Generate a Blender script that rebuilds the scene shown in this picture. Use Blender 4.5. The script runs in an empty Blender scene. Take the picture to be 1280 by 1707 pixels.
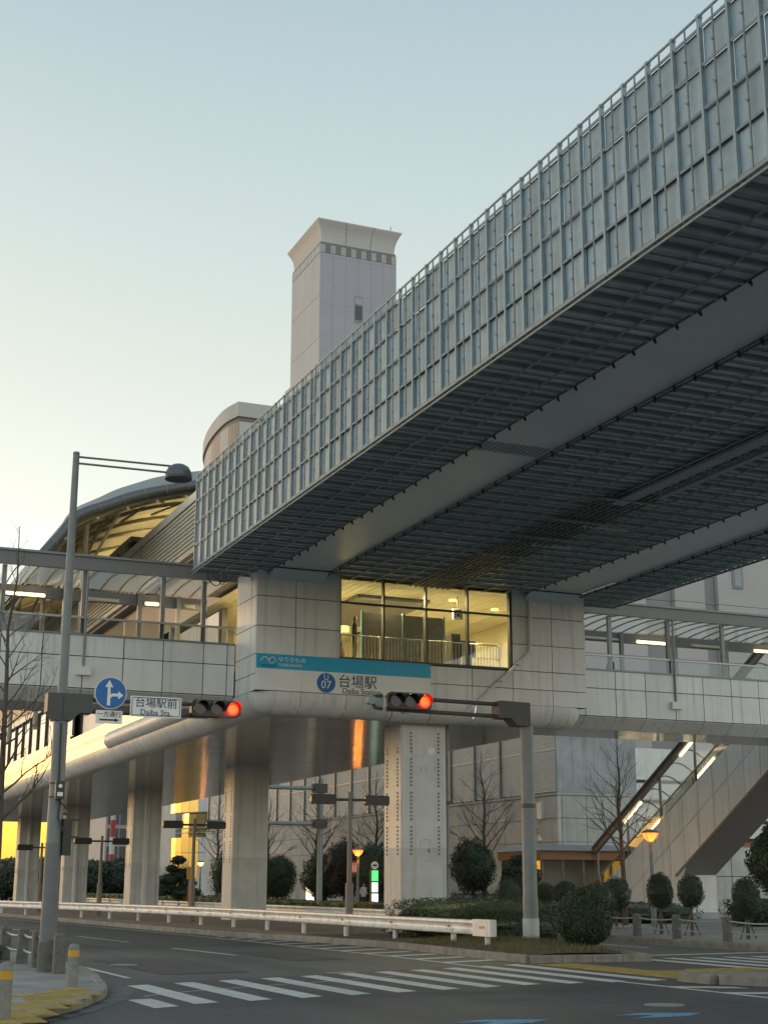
import bpy, bmesh, math, random
from mathutils import Matrix, Vector, noise
sc = bpy.context.scene
COL = sc.collection
rad = math.radians
random.seed(7)

# ------------------------------------------------------------------ camera
yaw, pitch, roll = rad(22.985), rad(14.5686), rad(0.1345)
Fh = Vector((math.sin(yaw), math.cos(yaw), 0)); Rh = Vector((math.cos(yaw), -math.sin(yaw), 0))
fw = Fh*math.cos(pitch) + Vector((0, 0, math.sin(pitch)))
up = -Fh*math.sin(pitch) + Vector((0, 0, math.cos(pitch)))
cr = Rh*math.cos(roll) + up*math.sin(roll); cu = -Rh*math.sin(roll) + up*math.cos(roll)
cam = bpy.data.objects.new('camera', bpy.data.cameras.new('camera')); COL.objects.link(cam)
m4 = Matrix((cr, cu, -fw)).transposed().to_4x4(); m4.translation = (0, 0, 1.6); cam.matrix_world = m4
cam.data.sensor_fit = 'VERTICAL'; cam.data.sensor_height = 36; cam.data.lens = 36*2401.5/1707
cam.data.clip_end = 5000; cam.data.clip_start = 0.1
sc.camera = cam
# ------------------------------------------------------------------ sky, sun, exposure
SUN_EL, SUN_AZ = 5.0, -25.0            # azimuth measured from +Y towards +X
w = bpy.data.worlds.new('World'); sc.world = w; w.use_nodes = True
wn = w.node_tree
sky = wn.nodes.new('ShaderNodeTexSky'); sky.sky_type = 'NISHITA'; sky.sun_disc = False
sky.sun_elevation = rad(SUN_EL); sky.sun_rotation = rad(SUN_AZ)
sky.air_density = 1.0; sky.dust_density = 2.0; sky.ozone_density = 1.0
# clear dusk sky: an elevation gradient all round, low band brightened to fill shaded walls, plus the physical sky's golden glow towards the sunset
tint = wn.nodes.new('ShaderNodeVectorMath'); tint.operation = 'MULTIPLY'; tint.inputs[1].default_value = (0.285, 0.25, 0.185)
tco = wn.nodes.new('ShaderNodeTexCoord'); sep = wn.nodes.new('ShaderNodeSeparateXYZ'); wn.links.new(tco.outputs['Generated'], sep.inputs[0])
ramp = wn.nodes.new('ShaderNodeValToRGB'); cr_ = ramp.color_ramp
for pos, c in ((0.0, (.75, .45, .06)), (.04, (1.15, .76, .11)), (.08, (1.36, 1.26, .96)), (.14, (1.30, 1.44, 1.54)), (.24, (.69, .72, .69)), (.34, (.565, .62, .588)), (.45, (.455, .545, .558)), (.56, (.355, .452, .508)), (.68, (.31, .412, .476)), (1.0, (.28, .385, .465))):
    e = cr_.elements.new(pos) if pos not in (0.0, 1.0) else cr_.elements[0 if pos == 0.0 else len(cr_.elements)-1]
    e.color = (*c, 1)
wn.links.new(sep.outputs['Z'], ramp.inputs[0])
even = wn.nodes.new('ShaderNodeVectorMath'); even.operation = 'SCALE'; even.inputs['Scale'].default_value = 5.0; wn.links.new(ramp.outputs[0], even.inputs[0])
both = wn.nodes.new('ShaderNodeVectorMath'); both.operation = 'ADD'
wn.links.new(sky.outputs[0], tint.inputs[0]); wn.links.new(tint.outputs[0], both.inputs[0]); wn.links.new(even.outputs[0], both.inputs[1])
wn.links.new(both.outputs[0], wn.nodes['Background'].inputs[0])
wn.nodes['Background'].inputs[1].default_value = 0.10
sl = bpy.data.lights.new('sun', 'SUN'); sl.energy = 0.06; sl.angle = rad(6); sl.color = (1.0, 0.56, 0.2)
so = bpy.data.objects.new('sun', sl); COL.objects.link(so)
sd = Vector((math.sin(rad(SUN_AZ))*math.cos(rad(SUN_EL)), math.cos(rad(SUN_AZ))*math.cos(rad(SUN_EL)), math.sin(rad(SUN_EL))))
so.rotation_euler = (-sd).to_track_quat('-Z', 'Y').to_euler(); so.location = (0, 0, 60)
vs = sc.view_settings
vs.view_transform = 'Standard'; vs.look = 'None'; vs.exposure = 1.2; vs.gamma = 1.0; vs.use_curve_mapping = False
sc.cycles.max_bounces = 6; sc.cycles.transparent_max_bounces = 12; sc.cycles.caustics_reflective = False; sc.cycles.caustics_refractive = False
sc.cycles.sample_clamp_indirect = 4.0

# ------------------------------------------------------------------ materials
MATS = {}
def M(name, col, rough=0.6, metal=0.0, var=0.12, scale=2.0, rnd=0.0, bump=0.0, bscale=30.0, streak=0.0, emit=None, estr=0.0, spec=0.5, coat=0.0, stretch=(1, 1, 1)):
    m = bpy.data.materials.new(name); m.use_nodes = True; nt = m.node_tree; b = nt.nodes['Principled BSDF']
    N = nt.nodes.new; L = nt.links.new
    b.inputs['Roughness'].default_value = rough; b.inputs['Metallic'].default_value = metal
    b.inputs['Specular IOR Level'].default_value = spec; b.inputs['Coat Weight'].default_value = coat
    geo = N('ShaderNodeNewGeometry')
    mp = N('ShaderNodeMapping'); mp.inputs['Scale'].default_value = stretch; L(geo.outputs['Position'], mp.inputs['Vector'])
    nz = N('ShaderNodeTexNoise'); nz.inputs['Scale'].default_value = scale; nz.inputs['Detail'].default_value = 7; nz.inputs['Roughness'].default_value = 0.62
    L(mp.outputs[0], nz.inputs['Vector'])
    mr = N('ShaderNodeMapRange'); mr.inputs[1].default_value = 0.28; mr.inputs[2].default_value = 0.72
    mr.inputs[3].default_value = 1-var; mr.inputs[4].default_value = 1+var; L(nz.outputs[0], mr.inputs[0])
    val = mr.outputs[0]
    if rnd:
        oi = N('ShaderNodeObjectInfo'); r = N('ShaderNodeMapRange'); r.inputs[3].default_value = 1-rnd; r.inputs[4].default_value = 1+rnd
        L(oi.outputs['Random'], r.inputs[0]); mu = N('ShaderNodeMath'); mu.operation = 'MULTIPLY'; L(val, mu.inputs[0]); L(r.outputs[0], mu.inputs[1]); val = mu.outputs[0]
    if streak:
        m2 = N('ShaderNodeMapping'); m2.inputs['Scale'].default_value = (3.2, 3.2, 0.16); L(geo.outputs['Position'], m2.inputs['Vector'])
        n2 = N('ShaderNodeTexNoise'); n2.inputs['Scale'].default_value = 1.3; n2.inputs['Detail'].default_value = 5; L(m2.outputs[0], n2.inputs['Vector'])
        r2 = N('ShaderNodeMapRange'); r2.inputs[1].default_value = 0.52; r2.inputs[2].default_value = 0.8; r2.inputs[3].default_value = 1; r2.inputs[4].default_value = 1-streak
        L(n2.outputs[0], r2.inputs[0]); mu2 = N('ShaderNodeMath'); mu2.operation = 'MULTIPLY'; L(val, mu2.inputs[0]); L(r2.outputs[0], mu2.inputs[1]); val = mu2.outputs[0]
    mx = N('ShaderNodeVectorMath'); mx.operation = 'SCALE'; mx.inputs[0].default_value = col; L(val, mx.inputs['Scale']); L(mx.outputs[0], b.inputs['Base Color'])
    rr = N('ShaderNodeMapRange'); rr.inputs[3].default_value = max(0.02, rough*0.85); rr.inputs[4].default_value = min(1, rough*1.15); L(nz.outputs[0], rr.inputs[0]); L(rr.outputs[0], b.inputs['Roughness'])
    if bump:
        nb = N('ShaderNodeTexNoise'); nb.inputs['Scale'].default_value = bscale; nb.inputs['Detail'].default_value = 4; L(mp.outputs[0], nb.inputs['Vector'])
        bp = N('ShaderNodeBump'); bp.inputs['Strength'].default_value = min(1, bump); bp.inputs['Distance'].default_value = 0.02; L(nb.outputs[0], bp.inputs['Height']); L(bp.outputs[0], b.inputs['Normal'])
    if emit:
        b.inputs['Emission Color'].default_value = (*emit, 1); b.inputs['Emission Strength'].default_value = estr
    MATS[name] = m
    return m
def glassmat(name, tint, trans=0.85, rough=0.03):
    m = bpy.data.materials.new(name); m.use_nodes = True; nt = m.node_tree; nt.nodes.clear(); N = nt.nodes.new; L = nt.links.new
    o = N('ShaderNodeOutputMaterial'); t = N('ShaderNodeBsdfTransparent'); t.inputs[0].default_value = (*[c*trans for c in tint], 1)
    g = N('ShaderNodeBsdfGlossy'); g.inputs['Roughness'].default_value = rough; g.inputs[0].default_value = (1, 1, 1, 1)
    f = N('ShaderNodeFresnel'); mx = N('ShaderNodeMixShader')
    ge = N('ShaderNodeNewGeometry'); io = N('ShaderNodeMapRange'); io.inputs[3].default_value = 1.5; io.inputs[4].default_value = 1/1.5; L(ge.outputs['Backfacing'], io.inputs[0]); L(io.outputs[0], f.inputs[0])   # same weak reflection from both sides of the pane
    L(f.outputs[0], mx.inputs[0]); L(t.outputs[0], mx.inputs[1]); L(g.outputs[0], mx.inputs[2]); L(mx.outputs[0], o.inputs[0]); MATS[name] = m; return m
def translucent(name, col, mix=0.5):
    m = bpy.data.materials.new(name); m.use_nodes = True; nt = m.node_tree; nt.nodes.clear(); N = nt.nodes.new; L = nt.links.new
    o = N('ShaderNodeOutputMaterial'); t = N('ShaderNodeBsdfTranslucent'); t.inputs[0].default_value = (*col, 1)
    d = N('ShaderNodeBsdfDiffuse'); d.inputs[0].default_value = (*col, 1); mx = N('ShaderNodeMixShader'); mx.inputs[0].default_value = mix
    L(t.outputs[0], mx.inputs[1]); L(d.outputs[0], mx.inputs[2])
    tr = N('ShaderNodeBsdfTransparent'); tr.inputs[0].default_value = (.95, .93, .88, 1); m2 = N('ShaderNodeMixShader'); m2.inputs[0].default_value = 0.62
    L(mx.outputs[0], m2.inputs[1]); L(tr.outputs[0], m2.inputs[2]); L(m2.outputs[0], o.inputs[0]); MATS[name] = m; return m

def road_mat(name, col, paint=None, wear=0.62):
    """asphalt with large patches, wheel tracks and aggregate speckle; with paint: worn road paint over it"""
    m = bpy.data.materials.new(name); m.use_nodes = True; nt = m.node_tree; b = nt.nodes['Principled BSDF']; N = nt.nodes.new; L = nt.links.new
    geo = N('ShaderNodeNewGeometry')
    def nz(scale, detail, st=(1, 1, 1), rough=.6):
        mp = N('ShaderNodeMapping'); mp.inputs['Scale'].default_value = st; L(geo.outputs['Position'], mp.inputs['Vector'])
        n = N('ShaderNodeTexNoise'); n.inputs['Scale'].default_value = scale; n.inputs['Detail'].default_value = detail; n.inputs['Roughness'].default_value = rough; L(mp.outputs[0], n.inputs['Vector']); return n.outputs[0]
    def mr(x, a, b_, c, d):
        r = N('ShaderNodeMapRange'); r.inputs[1].default_value = a; r.inputs[2].default_value = b_; r.inputs[3].default_value = c; r.inputs[4].default_value = d; L(x, r.inputs[0]); return r.outputs[0]
    def mul(a, c):
        q = N('ShaderNodeMath'); q.operation = 'MULTIPLY'; L(a, q.inputs[0]); L(c, q.inputs[1]); return q.outputs[0]
    big = mr(nz(.12, 5), .3, .7, .66, 1.34); track = mr(nz(1.0, 3, (.75, .03, 1)), .3, .7, .76, 1.24); mid = mr(nz(2.2, 8, rough=.7), .25, .75, .86, 1.14); spk = mr(nz(70, 3, rough=.8), .3, .75, .62, 1.45)
    v = N('ShaderNodeTexVoronoi'); v.feature = 'DISTANCE_TO_EDGE'; v.inputs['Scale'].default_value = .33
    wm = N('ShaderNodeVectorMath'); wm.operation = 'ADD'; n3 = N('ShaderNodeTexNoise'); n3.inputs['Scale'].default_value = 1.4; n3.inputs['Detail'].default_value = 6; L(geo.outputs['Position'], n3.inputs['Vector']); sc_ = N('ShaderNodeVectorMath'); sc_.operation = 'SCALE'; sc_.inputs['Scale'].default_value = 1.6; L(n3.outputs['Color'], sc_.inputs[0]); L(geo.outputs['Position'], wm.inputs[0]); L(sc_.outputs[0], wm.inputs[1]); L(wm.outputs[0], v.inputs['Vector'])
    crack = mr(v.outputs['Distance'], .0, .006, .55, 1.0)
    val = mul(mul(mul(big, track), mul(mid, spk)), crack)
    ca = N('ShaderNodeVectorMath'); ca.operation = 'SCALE'; ca.inputs[0].default_value = col; L(val, ca.inputs['Scale']); outc = ca.outputs[0]
    if paint:
        cp = N('ShaderNodeVectorMath'); cp.operation = 'SCALE'; cp.inputs[0].default_value = paint; L(mul(mr(nz(3, 6), .3, .7, .82, 1.08), mr(nz(1.2, 3, (1.5, .1, 1)), .3, .7, .86, 1.05)), cp.inputs['Scale'])
        w_ = mul(mr(nz(14, 8, rough=.75), wear-.06, wear+.05, 1, 0), mr(nz(1.6, 4), .64, .72, 1, .55)); mx = N('ShaderNodeMix'); mx.data_type = 'RGBA'; L(w_, mx.inputs[0]); L(outc, mx.inputs[6]); L(cp.outputs[0], mx.inputs[7]); outc = mx.outputs[2]
    L(outc, b.inputs['Base Color']); b.inputs['Roughness'].default_value = .58
    bp = N('ShaderNodeBump'); bp.inputs['Strength'].default_value = .35; bp.inputs['Distance'].default_value = .01; L(nz(160, 2), bp.inputs['Height']); L(bp.outputs[0], b.inputs['Normal']); MATS[name] = m
road_mat('asphalt', (0.090, 0.099, 0.106)); road_mat('asphalt_new', (0.062, 0.069, 0.076)); road_mat('paint_white', (0.06, 0.062, 0.065), (0.66, 0.67, 0.66)); road_mat('paint_blue', (0.06, 0.062, 0.065), (0.12, 0.36, 0.58), .58)
M('earth_ground', (0.25, 0.25, 0.24), 0.8, var=0.25, scale=0.15)
M('concrete_kerb', (0.27, 0.255, 0.23), 0.85, var=0.3, scale=4, rnd=0.12, bump=0.4, bscale=60)
def paving(name, c1, c2, cm, bw=.2, bh=.1):
    m = bpy.data.materials.new(name); m.use_nodes = True; nt = m.node_tree; b = nt.nodes['Principled BSDF']; N = nt.nodes.new; L = nt.links.new
    geo = N('ShaderNodeNewGeometry'); br = N('ShaderNodeTexBrick'); br.inputs['Scale'].default_value = 1.0; br.inputs['Brick Width'].default_value = bw; br.inputs['Row Height'].default_value = bh; br.inputs['Mortar Size'].default_value = .006
    br.inputs['Color1'].default_value = (*c1, 1); br.inputs['Color2'].default_value = (*c2, 1); br.inputs['Mortar'].default_value = (*cm, 1); L(geo.outputs['Position'], br.inputs['Vector'])
    n = N('ShaderNodeTexNoise'); n.inputs['Scale'].default_value = 1.1; n.inputs['Detail'].default_value = 8; L(geo.outputs['Position'], n.inputs['Vector']); r = N('ShaderNodeMapRange'); r.inputs[1].default_value = .3; r.inputs[2].default_value = .7; r.inputs[3].default_value = .72; r.inputs[4].default_value = 1.2; L(n.outputs[0], r.inputs[0])
    sc_ = N('ShaderNodeVectorMath'); sc_.operation = 'SCALE'; L(br.outputs['Color'], sc_.inputs[0]); L(r.outputs[0], sc_.inputs['Scale']); L(sc_.outputs[0], b.inputs['Base Color']); b.inputs['Roughness'].default_value = .75
    bp = N('ShaderNodeBump'); bp.inputs['Strength'].default_value = .5; bp.inputs['Distance'].default_value = .004; bp.invert = True; L(br.outputs['Fac'], bp.inputs['Height']); L(bp.outputs[0], b.inputs['Normal']); MATS[name] = m
paving('paving_grey', (.34, .34, .335), (.27, .27, .265), (.12, .12, .115)); paving('brick_red', (.34, .25, .18), (.27, .20, .145), (.12, .10, .08))
M('paving_yellow', (0.36, 0.26, 0.07), 0.8, var=0.3, scale=5, rnd=0.12, bump=0.3, bscale=70)
M('soil', (0.10, 0.08, 0.055), 0.95, var=0.4, scale=6, bump=0.8, bscale=20)
M('panel_cream', (0.775, 0.78, 0.785), 0.42, var=0.07, scale=1.0, rnd=0.075, streak=0.3)
M('panel_white', (0.77, 0.775, 0.765), 0.40, var=0.07, scale=1.0, rnd=0.06, streak=0.3)
M('panel_sunset_tint', (0.86, 0.63, 0.25), 0.2, metal=0.7, var=0.05, scale=1.0, rnd=0.06)  # cream panel with the golden horizon's reflection put into its base colour
M('panel_soffit', (0.40, 0.37, 0.34), 0.11, var=0.08, scale=1.0, rnd=0.07, bump=0.35, bscale=5, spec=0.5, stretch=(0.4, 3.0, 1))
M('joint_dark', (0.055, 0.052, 0.05), 0.8)
M('column_paint', (0.70, 0.715, 0.715), 0.45, var=0.09, scale=1.2, streak=0.25)
M('column_base_paint', (0.60, 0.61, 0.60), 0.55, var=0.14, scale=1.2, streak=0.3)
M('bolt_steel', (0.24, 0.23, 0.21), 0.5, var=0.2, scale=8)
M('girder_steel', (0.56, 0.63, 0.66), 0.36, var=0.07, scale=0.5, streak=0.05)
M('galvanised', (0.30, 0.375, 0.41), 0.45, metal=0.2, var=0.14, scale=5)
M('galvanised_dark', (0.23, 0.275, 0.295), 0.5, var=0.18, scale=4)
M('mesh_sheet', (0.365, 0.475, 0.55), 0.44, var=0.16, scale=2.0, rnd=0.13, bump=0.12, bscale=40, streak=0.25)
M('deck_board', (0.58, 0.63, 0.65), 0.6, var=0.2, scale=2, rnd=0.16)
M('cable_black', (0.03, 0.035, 0.045), 0.5)
M('steel_grey', (0.25, 0.255, 0.26), 0.45, metal=0.25, var=0.1, scale=4)
M('steel_brown', (0.22, 0.19, 0.165), 0.45, var=0.1, scale=3)
M('steel_beam', (0.215, 0.208, 0.205), 0.45, var=0.06, scale=2)
M('pole_paint', (0.225, 0.245, 0.255), 0.5, metal=0.1, var=0.16, scale=3, streak=0.25)
M('bracket_dark', (0.085, 0.087, 0.088), 0.5, var=0.1)
M('signal_black', (0.022, 0.024, 0.025), 0.35, var=0.1)
M('lens_dark', (0.02, 0.022, 0.022), 0.15)
M('lens_red', (0.6, 0.03, 0.01), 0.3, emit=(1.0, 0.012, 0.006), estr=1.5)
M('lens_red_core', (0.7, 0.1, 0.02), 0.3, emit=(1.0, 0.05, 0.008), estr=1.7)
M('lens_green', (0.02, 0.3, 0.2), 0.3, emit=(0.1, 0.9, 0.6), estr=0.35)
M('sign_blue', (0.012, 0.15, 0.46), 0.4, var=0.05)
M('sign_cyan', (0.02, 0.43, 0.72), 0.35, var=0.03)
M('sign_white', (0.88, 0.89, 0.89), 0.4, var=0.04)
M('sign_navy', (0.02, 0.045, 0.12), 0.5)
M('sign_black', (0.025, 0.025, 0.027), 0.5)
M('sign_red', (0.42, 0.03, 0.025), 0.45)
M('guard_white', (0.74, 0.745, 0.74), 0.42, var=0.2, scale=2.2, streak=0.35)
M('stone_post', (0.15, 0.145, 0.135), 0.85, var=0.3, scale=8, bump=0.5, bscale=50)
M('stone_bollard', (0.26, 0.255, 0.24), 0.8, var=0.28, scale=10, bump=0.4, bscale=60)
M('pole_dark', (0.165, 0.175, 0.18), 0.55, var=0.16, scale=3, streak=0.25)
M('apron_concrete', (0.13, 0.13, 0.127), 0.8, var=0.3, scale=2, bump=0.3, bscale=60)
M('band_yellow', (0.62, 0.35, 0.02), 0.4)
M('bark', (0.115, 0.092, 0.075), 0.9, var=0.3, scale=7, bump=0.6, bscale=30)
M('leaf_dark', (0.040, 0.064, 0.034), 0.45, var=0.75, scale=14, rnd=0.2)
M('leaf_hedge', (0.052, 0.080, 0.032), 0.5, var=0.7, scale=12, rnd=0.1)
M('leaf_bronze', (0.045, 0.035, 0.024), 0.55, var=0.5, scale=3.5)
M('leaf_lime', (0.085, 0.115, 0.025), 0.6, var=0.4, scale=2.5)
M('grass_dry', (0.16, 0.14, 0.06), 0.8, var=0.4, scale=2)
M('concrete_wall', (0.54, 0.535, 0.51), 0.8, var=0.2, scale=0.8, rnd=0.10, streak=0.25, bump=0.2)
M('concrete_rough', (0.40, 0.415, 0.425), 0.85, var=0.3, scale=0.5, streak=0.35, bump=0.4)
M('louver_cream', (0.68, 0.665, 0.62), 0.5, var=0.05)
M('louver_metal', (0.72, 0.68, 0.57), 0.38, var=0.05)
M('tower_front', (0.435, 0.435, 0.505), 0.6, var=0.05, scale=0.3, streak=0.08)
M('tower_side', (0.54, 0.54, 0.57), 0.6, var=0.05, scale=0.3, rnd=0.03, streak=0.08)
M('tower_crown', (0.56, 0.55, 0.55), 0.55, var=0.04, scale=0.3)
M('tower_tile_dark', (0.21, 0.20, 0.215), 0.5)
M('tower_tile_pale', (0.44, 0.43, 0.44), 0.5)
M('round_tan', (0.47, 0.38, 0.31), 0.6, var=0.05, rnd=0.13)
M('round_pale', (0.58, 0.555, 0.545), 0.6, var=0.05, rnd=0.06, streak=0.06)
M('wing_pale', (0.46, 0.44, 0.455), 0.65, var=0.05, scale=0.4, rnd=0.04)
M('wing_dark', (0.30, 0.285, 0.30), 0.65, var=0.05, scale=0.4)
M('glass_dark', (0.05, 0.06, 0.07), 0.08, spec=0.8)
M('glass_sky', (0.16, 0.18, 0.20), 0.06, metal=0.6, spec=0.8)
M('interior_wall', (0.70, 0.64, 0.46), 0.6, var=0.05)
M('interior_ceiling', (0.66, 0.62, 0.46), 0.5, rnd=0.12, var=0.04)
M('interior_floor', (0.34, 0.32, 0.28), 0.3)
M('board_grey', (0.15, 0.152, 0.15), 0.5)
M('board_blue', (0.03, 0.16, 0.27), 0.4)
M('cone_red', (0.50, 0.06, 0.02), 0.5)
M('rail_steel', (0.42, 0.41, 0.38), 0.35, metal=0.4)
M('roof_under', (0.50, 0.43, 0.24), 0.6, var=0.2, scale=0.4)
M('roof_top', (0.125, 0.14, 0.15), 0.4, metal=0.3, var=0.1, scale=0.6)
M('tube_grey', (0.135, 0.15, 0.16), 0.38, metal=0.3, var=0.08)
M('strut_cream', (0.50, 0.45, 0.32), 0.5)
M('train_grey', (0.42, 0.43, 0.44), 0.3, coat=0.3)
M('terracotta', (0.34, 0.18, 0.11), 0.7, var=0.15)
M('tube_lit', (1, 0.9, 0.6), 0.4, emit=(1.0, 0.76, 0.36), estr=3.4)
M('tube_off', (0.62, 0.58, 0.50), 0.4)
M('lamp_amber', (1, 0.6, 0.2), 0.4, emit=(1.0, 0.115, 0.012), estr=2.2)
M('lamp_pale', (1, 0.85, 0.6), 0.4, emit=(1.0, 0.52, 0.16), estr=1.6)
M('screen_lit', (0.9, 0.8, 0.6), 0.4, emit=(1.0, 0.80, 0.50), estr=1.2)
M('green_lit', (0.1, 0.6, 0.2), 0.4, emit=(0.08, 0.85, 0.16), estr=0.7)
M('white_lit', (0.8, 0.8, 0.8), 0.4, emit=(0.95, 1.0, 0.95), estr=0.7)
M('vending_blue', (0.015, 0.035, 0.09), 0.3)
M('skin', (0.42, 0.26, 0.18), 0.6)
M('cloth_black', (0.02, 0.02, 0.022), 0.8)
M('cloth_white', (0.50, 0.49, 0.47), 0.8)
M('cloth_navy', (0.03, 0.04, 0.06), 0.8)
M('paint_red', (0.42, 0.05, 0.04), 0.55)
M('paint_plain_white', (0.62, 0.62, 0.62), 0.55)
glassmat('glass_clear', (0.96, 0.98, 0.95), 0.92)
glassmat('glass_balustrade', (0.92, 0.95, 0.93), 0.80)
translucent('glazing', (0.90, 0.88, 0.80), 0.2)

# ------------------------------------------------------------------ mesh helpers
ORG = {}
class MB:
    def __init__(s): s.v = []; s.f = []
    def quad(s, *p):
        n = len(s.v); s.v += [tuple(q) for q in p]; s.f.append(tuple(range(n, n+len(p)))); return s
    def hexa(s, p):     # bottom 4 ccw, top 4 ccw
        n = len(s.v); s.v += [tuple(q) for q in p]
        for a in ((3, 2, 1, 0), (4, 5, 6, 7), (0, 1, 5, 4), (1, 2, 6, 5), (2, 3, 7, 6), (3, 0, 4, 7)): s.f.append(tuple(n+i for i in a))
        return s
    def box(s, x0, x1, y0, y1, z0, z1):
        return s.hexa([(x0, y0, z0), (x1, y0, z0), (x1, y1, z0), (x0, y1, z0), (x0, y0, z1), (x1, y0, z1), (x1, y1, z1), (x0, y1, z1)])
    def bar(s, a, b, w, h):   # rectangular bar between two points
        a = Vector(a); b = Vector(b); d = (b-a).normalized(); u = Vector((0, 0, 1)) if abs(d.z) < 0.95 else Vector((0, 1, 0))
        x = d.cross(u).normalized()*w/2; y = x.cross(d).normalized()*h/2
        return s.hexa([a-x-y, a+x-y, b+x-y, b-x-y, a-x+y, a+x+y, b+x+y, b-x+y])
    def cyl(s, a, b, r, r2=None, n=12, cap=True):
        return s.tube([a, b], [r, r if r2 is None else r2], n, cap)
    def tube(s, pts, r, n=8, cap=True):
        pts = [Vector(p) for p in pts]; k = len(pts); rs = r if isinstance(r, (list, tuple)) else [r]*k
        base = len(s.v); prev = None
        for i, p in enumerate(pts):
            d = (pts[min(i+1, k-1)]-pts[max(i-1, 0)]).normalized()
            if prev is None:
                u = Vector((0, 0, 1)) if abs(d.z) < 0.9 else Vector((1, 0, 0)); x = d.cross(u).normalized()
            else:
                x = (prev - d*prev.dot(d)).normalized()
            prev = x; y = d.cross(x)
            for j in range(n):
                a = 2*math.pi*j/n; s.v.append(tuple(p + (x*math.cos(a)+y*math.sin(a))*rs[i]))
        for i in range(k-1):
            for j in range(n):
                a = base+i*n+j; b = base+i*n+(j+1) % n; s.f.append((a, b, b+n, a+n))
        if cap:
            s.f.append(tuple(base+j for j in reversed(range(n)))); s.f.append(tuple(base+(k-1)*n+j for j in range(n)))
        return s
    def prism(s, poly, fn0, fn1):   # poly 2D; fn maps (a,b)->3D for both ends
        n = len(poly); b = len(s.v); s.v += [tuple(fn0(*p)) for p in poly]+[tuple(fn1(*p)) for p in poly]
        s.f.append(tuple(b+i for i in reversed(range(n)))); s.f.append(tuple(b+n+i for i in range(n)))
        for i in range(n): j = (i+1) % n; s.f.append((b+i, b+j, b+n+j, b+n+i))
        return s
    def lathe(s, prof, c=(0, 0, 0), n=16):
        b = len(s.v); c = Vector(c)
        for r, z in prof:
            for j in range(n): a = 2*math.pi*j/n; s.v.append((c.x+r*math.cos(a), c.y+r*math.sin(a), c.z+z))
        for i in range(len(prof)-1):
            for j in range(n): p = b+i*n+j; q = b+i*n+(j+1) % n; s.f.append((p, q, q+n, p+n))
        s.f.append(tuple(b+j for j in reversed(range(n)))); s.f.append(tuple(b+(len(prof)-1)*n+j for j in range(n)))
        return s
    def ball(s, c, rx, ry, rz, nu=12, nv=8):
        pr = [(max(0.001, math.sin(math.pi*i/nv)), -math.cos(math.pi*i/nv)) for i in range(nv+1)]
        k = len(s.v); s.lathe(pr, (0, 0, 0), nu)
        for i in range(k, len(s.v)): x, y, z = s.v[i]; s.v[i] = (c[0]+x*rx, c[1]+y*ry, c[2]+z*rz)
        return s
    def grid(s, rows):
        b = len(s.v); n = len(rows[0])
        for r in rows: s.v += [tuple(p) for p in r]
        for i in range(len(rows)-1):
            for j in range(n-1): a = b+i*n+j; s.f.append((a, a+1, a+n+1, a+n))
        return s
    def mesh(s, name, mats, smooth=False, off=None):
        me = bpy.data.meshes.new(name)
        v = s.v if off is None else [(a-off[0], b-off[1], c-off[2]) for a, b, c in s.v]
        me.from_pydata(v, [], s.f); me.validate(); me.update()
        for m in (mats if isinstance(mats, (list, tuple)) else [mats]): me.materials.append(MATS[m])
        if smooth:
            me.polygons.foreach_set('use_smooth', [True]*len(me.polygons))
            try: me.set_sharp_from_angle(angle=rad(40))
            except Exception: pass
        return me
def link(name, me, parent, loc):
    o = bpy.data.objects.new(name, me); COL.objects.link(o)
    if parent is not None:
        o.parent = parent; o.location = Vector(loc)-ORG[parent]
    else: o.location = loc
    ORG[o] = Vector(loc); return o
def build(name, mb, mat, parent=None, smooth=False, kind=None):
    off = ORG[parent] if parent is not None else Vector((0, 0, 0))
    o = bpy.data.objects.new(name, mb.mesh(name, mat, smooth, off)); COL.objects.link(o)
    if parent is not None: o.parent = parent
    ORG[o] = off
    if kind: o['kind'] = kind
    return o
def single(name, mb, mat, label, cat, group=None, smooth=False, base=None, kind=None):   # a thing that is one mesh
    base = Vector(base) if base else Vector((0, 0, 0))
    o = bpy.data.objects.new(name, mb.mesh(name, mat, smooth, base)); COL.objects.link(o); o.location = base; ORG[o] = base
    o['label'] = label
    if cat: o['category'] = cat
    if group: o['group'] = group
    if kind: o['kind'] = kind
    return o
def thing(name, label, cat, loc=(0, 0, 0), group=None):
    o = bpy.data.objects.new(name, None); COL.objects.link(o); o.location = loc; o.empty_display_size = 0.3
    o['label'] = label; o['category'] = cat
    if group: o['group'] = group
    ORG[o] = Vector(loc); return o
def struct(name, mb, mat, label=None):
    o = build(name, mb, mat); o['kind'] = 'structure'
    if label: o['label'] = label
    return o
CACHE = {}
def pbox(name, parent, mat, x0, x1, y0, y1, z0, z1, g=0.006):
    """one box-shaped piece; alike pieces share their mesh"""
    dx, dy, dz = round(x1-x0, 3), round(y1-y0, 3), round(z1-z0, 3)
    k = (dx, dy, dz, mat, name)
    if k not in CACHE:
        b = min(0.012, min(dx, dy, dz)*0.3)
        mb = MB(); hx, hy, hz = dx/2, dy/2, dz/2
        mb.box(-hx, hx, -hy, hy, -hz, hz); CACHE[k] = mb.mesh(name, mat)
    return link(name, CACHE[k], parent, ((x0+x1)/2, (y0+y1)/2, (z0+z1)/2))
def panels_y(parent, name, mat, xs, zs, y, t=0.04, gap=0.026):     # facade facing -Y, outer face at y
    for i in range(len(xs)-1):
        for j in range(len(zs)-1):
            pbox(name, parent, mat, xs[i]+gap/2, xs[i+1]-gap/2, y, y+t, zs[j]+gap/2, zs[j+1]-gap/2)
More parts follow.
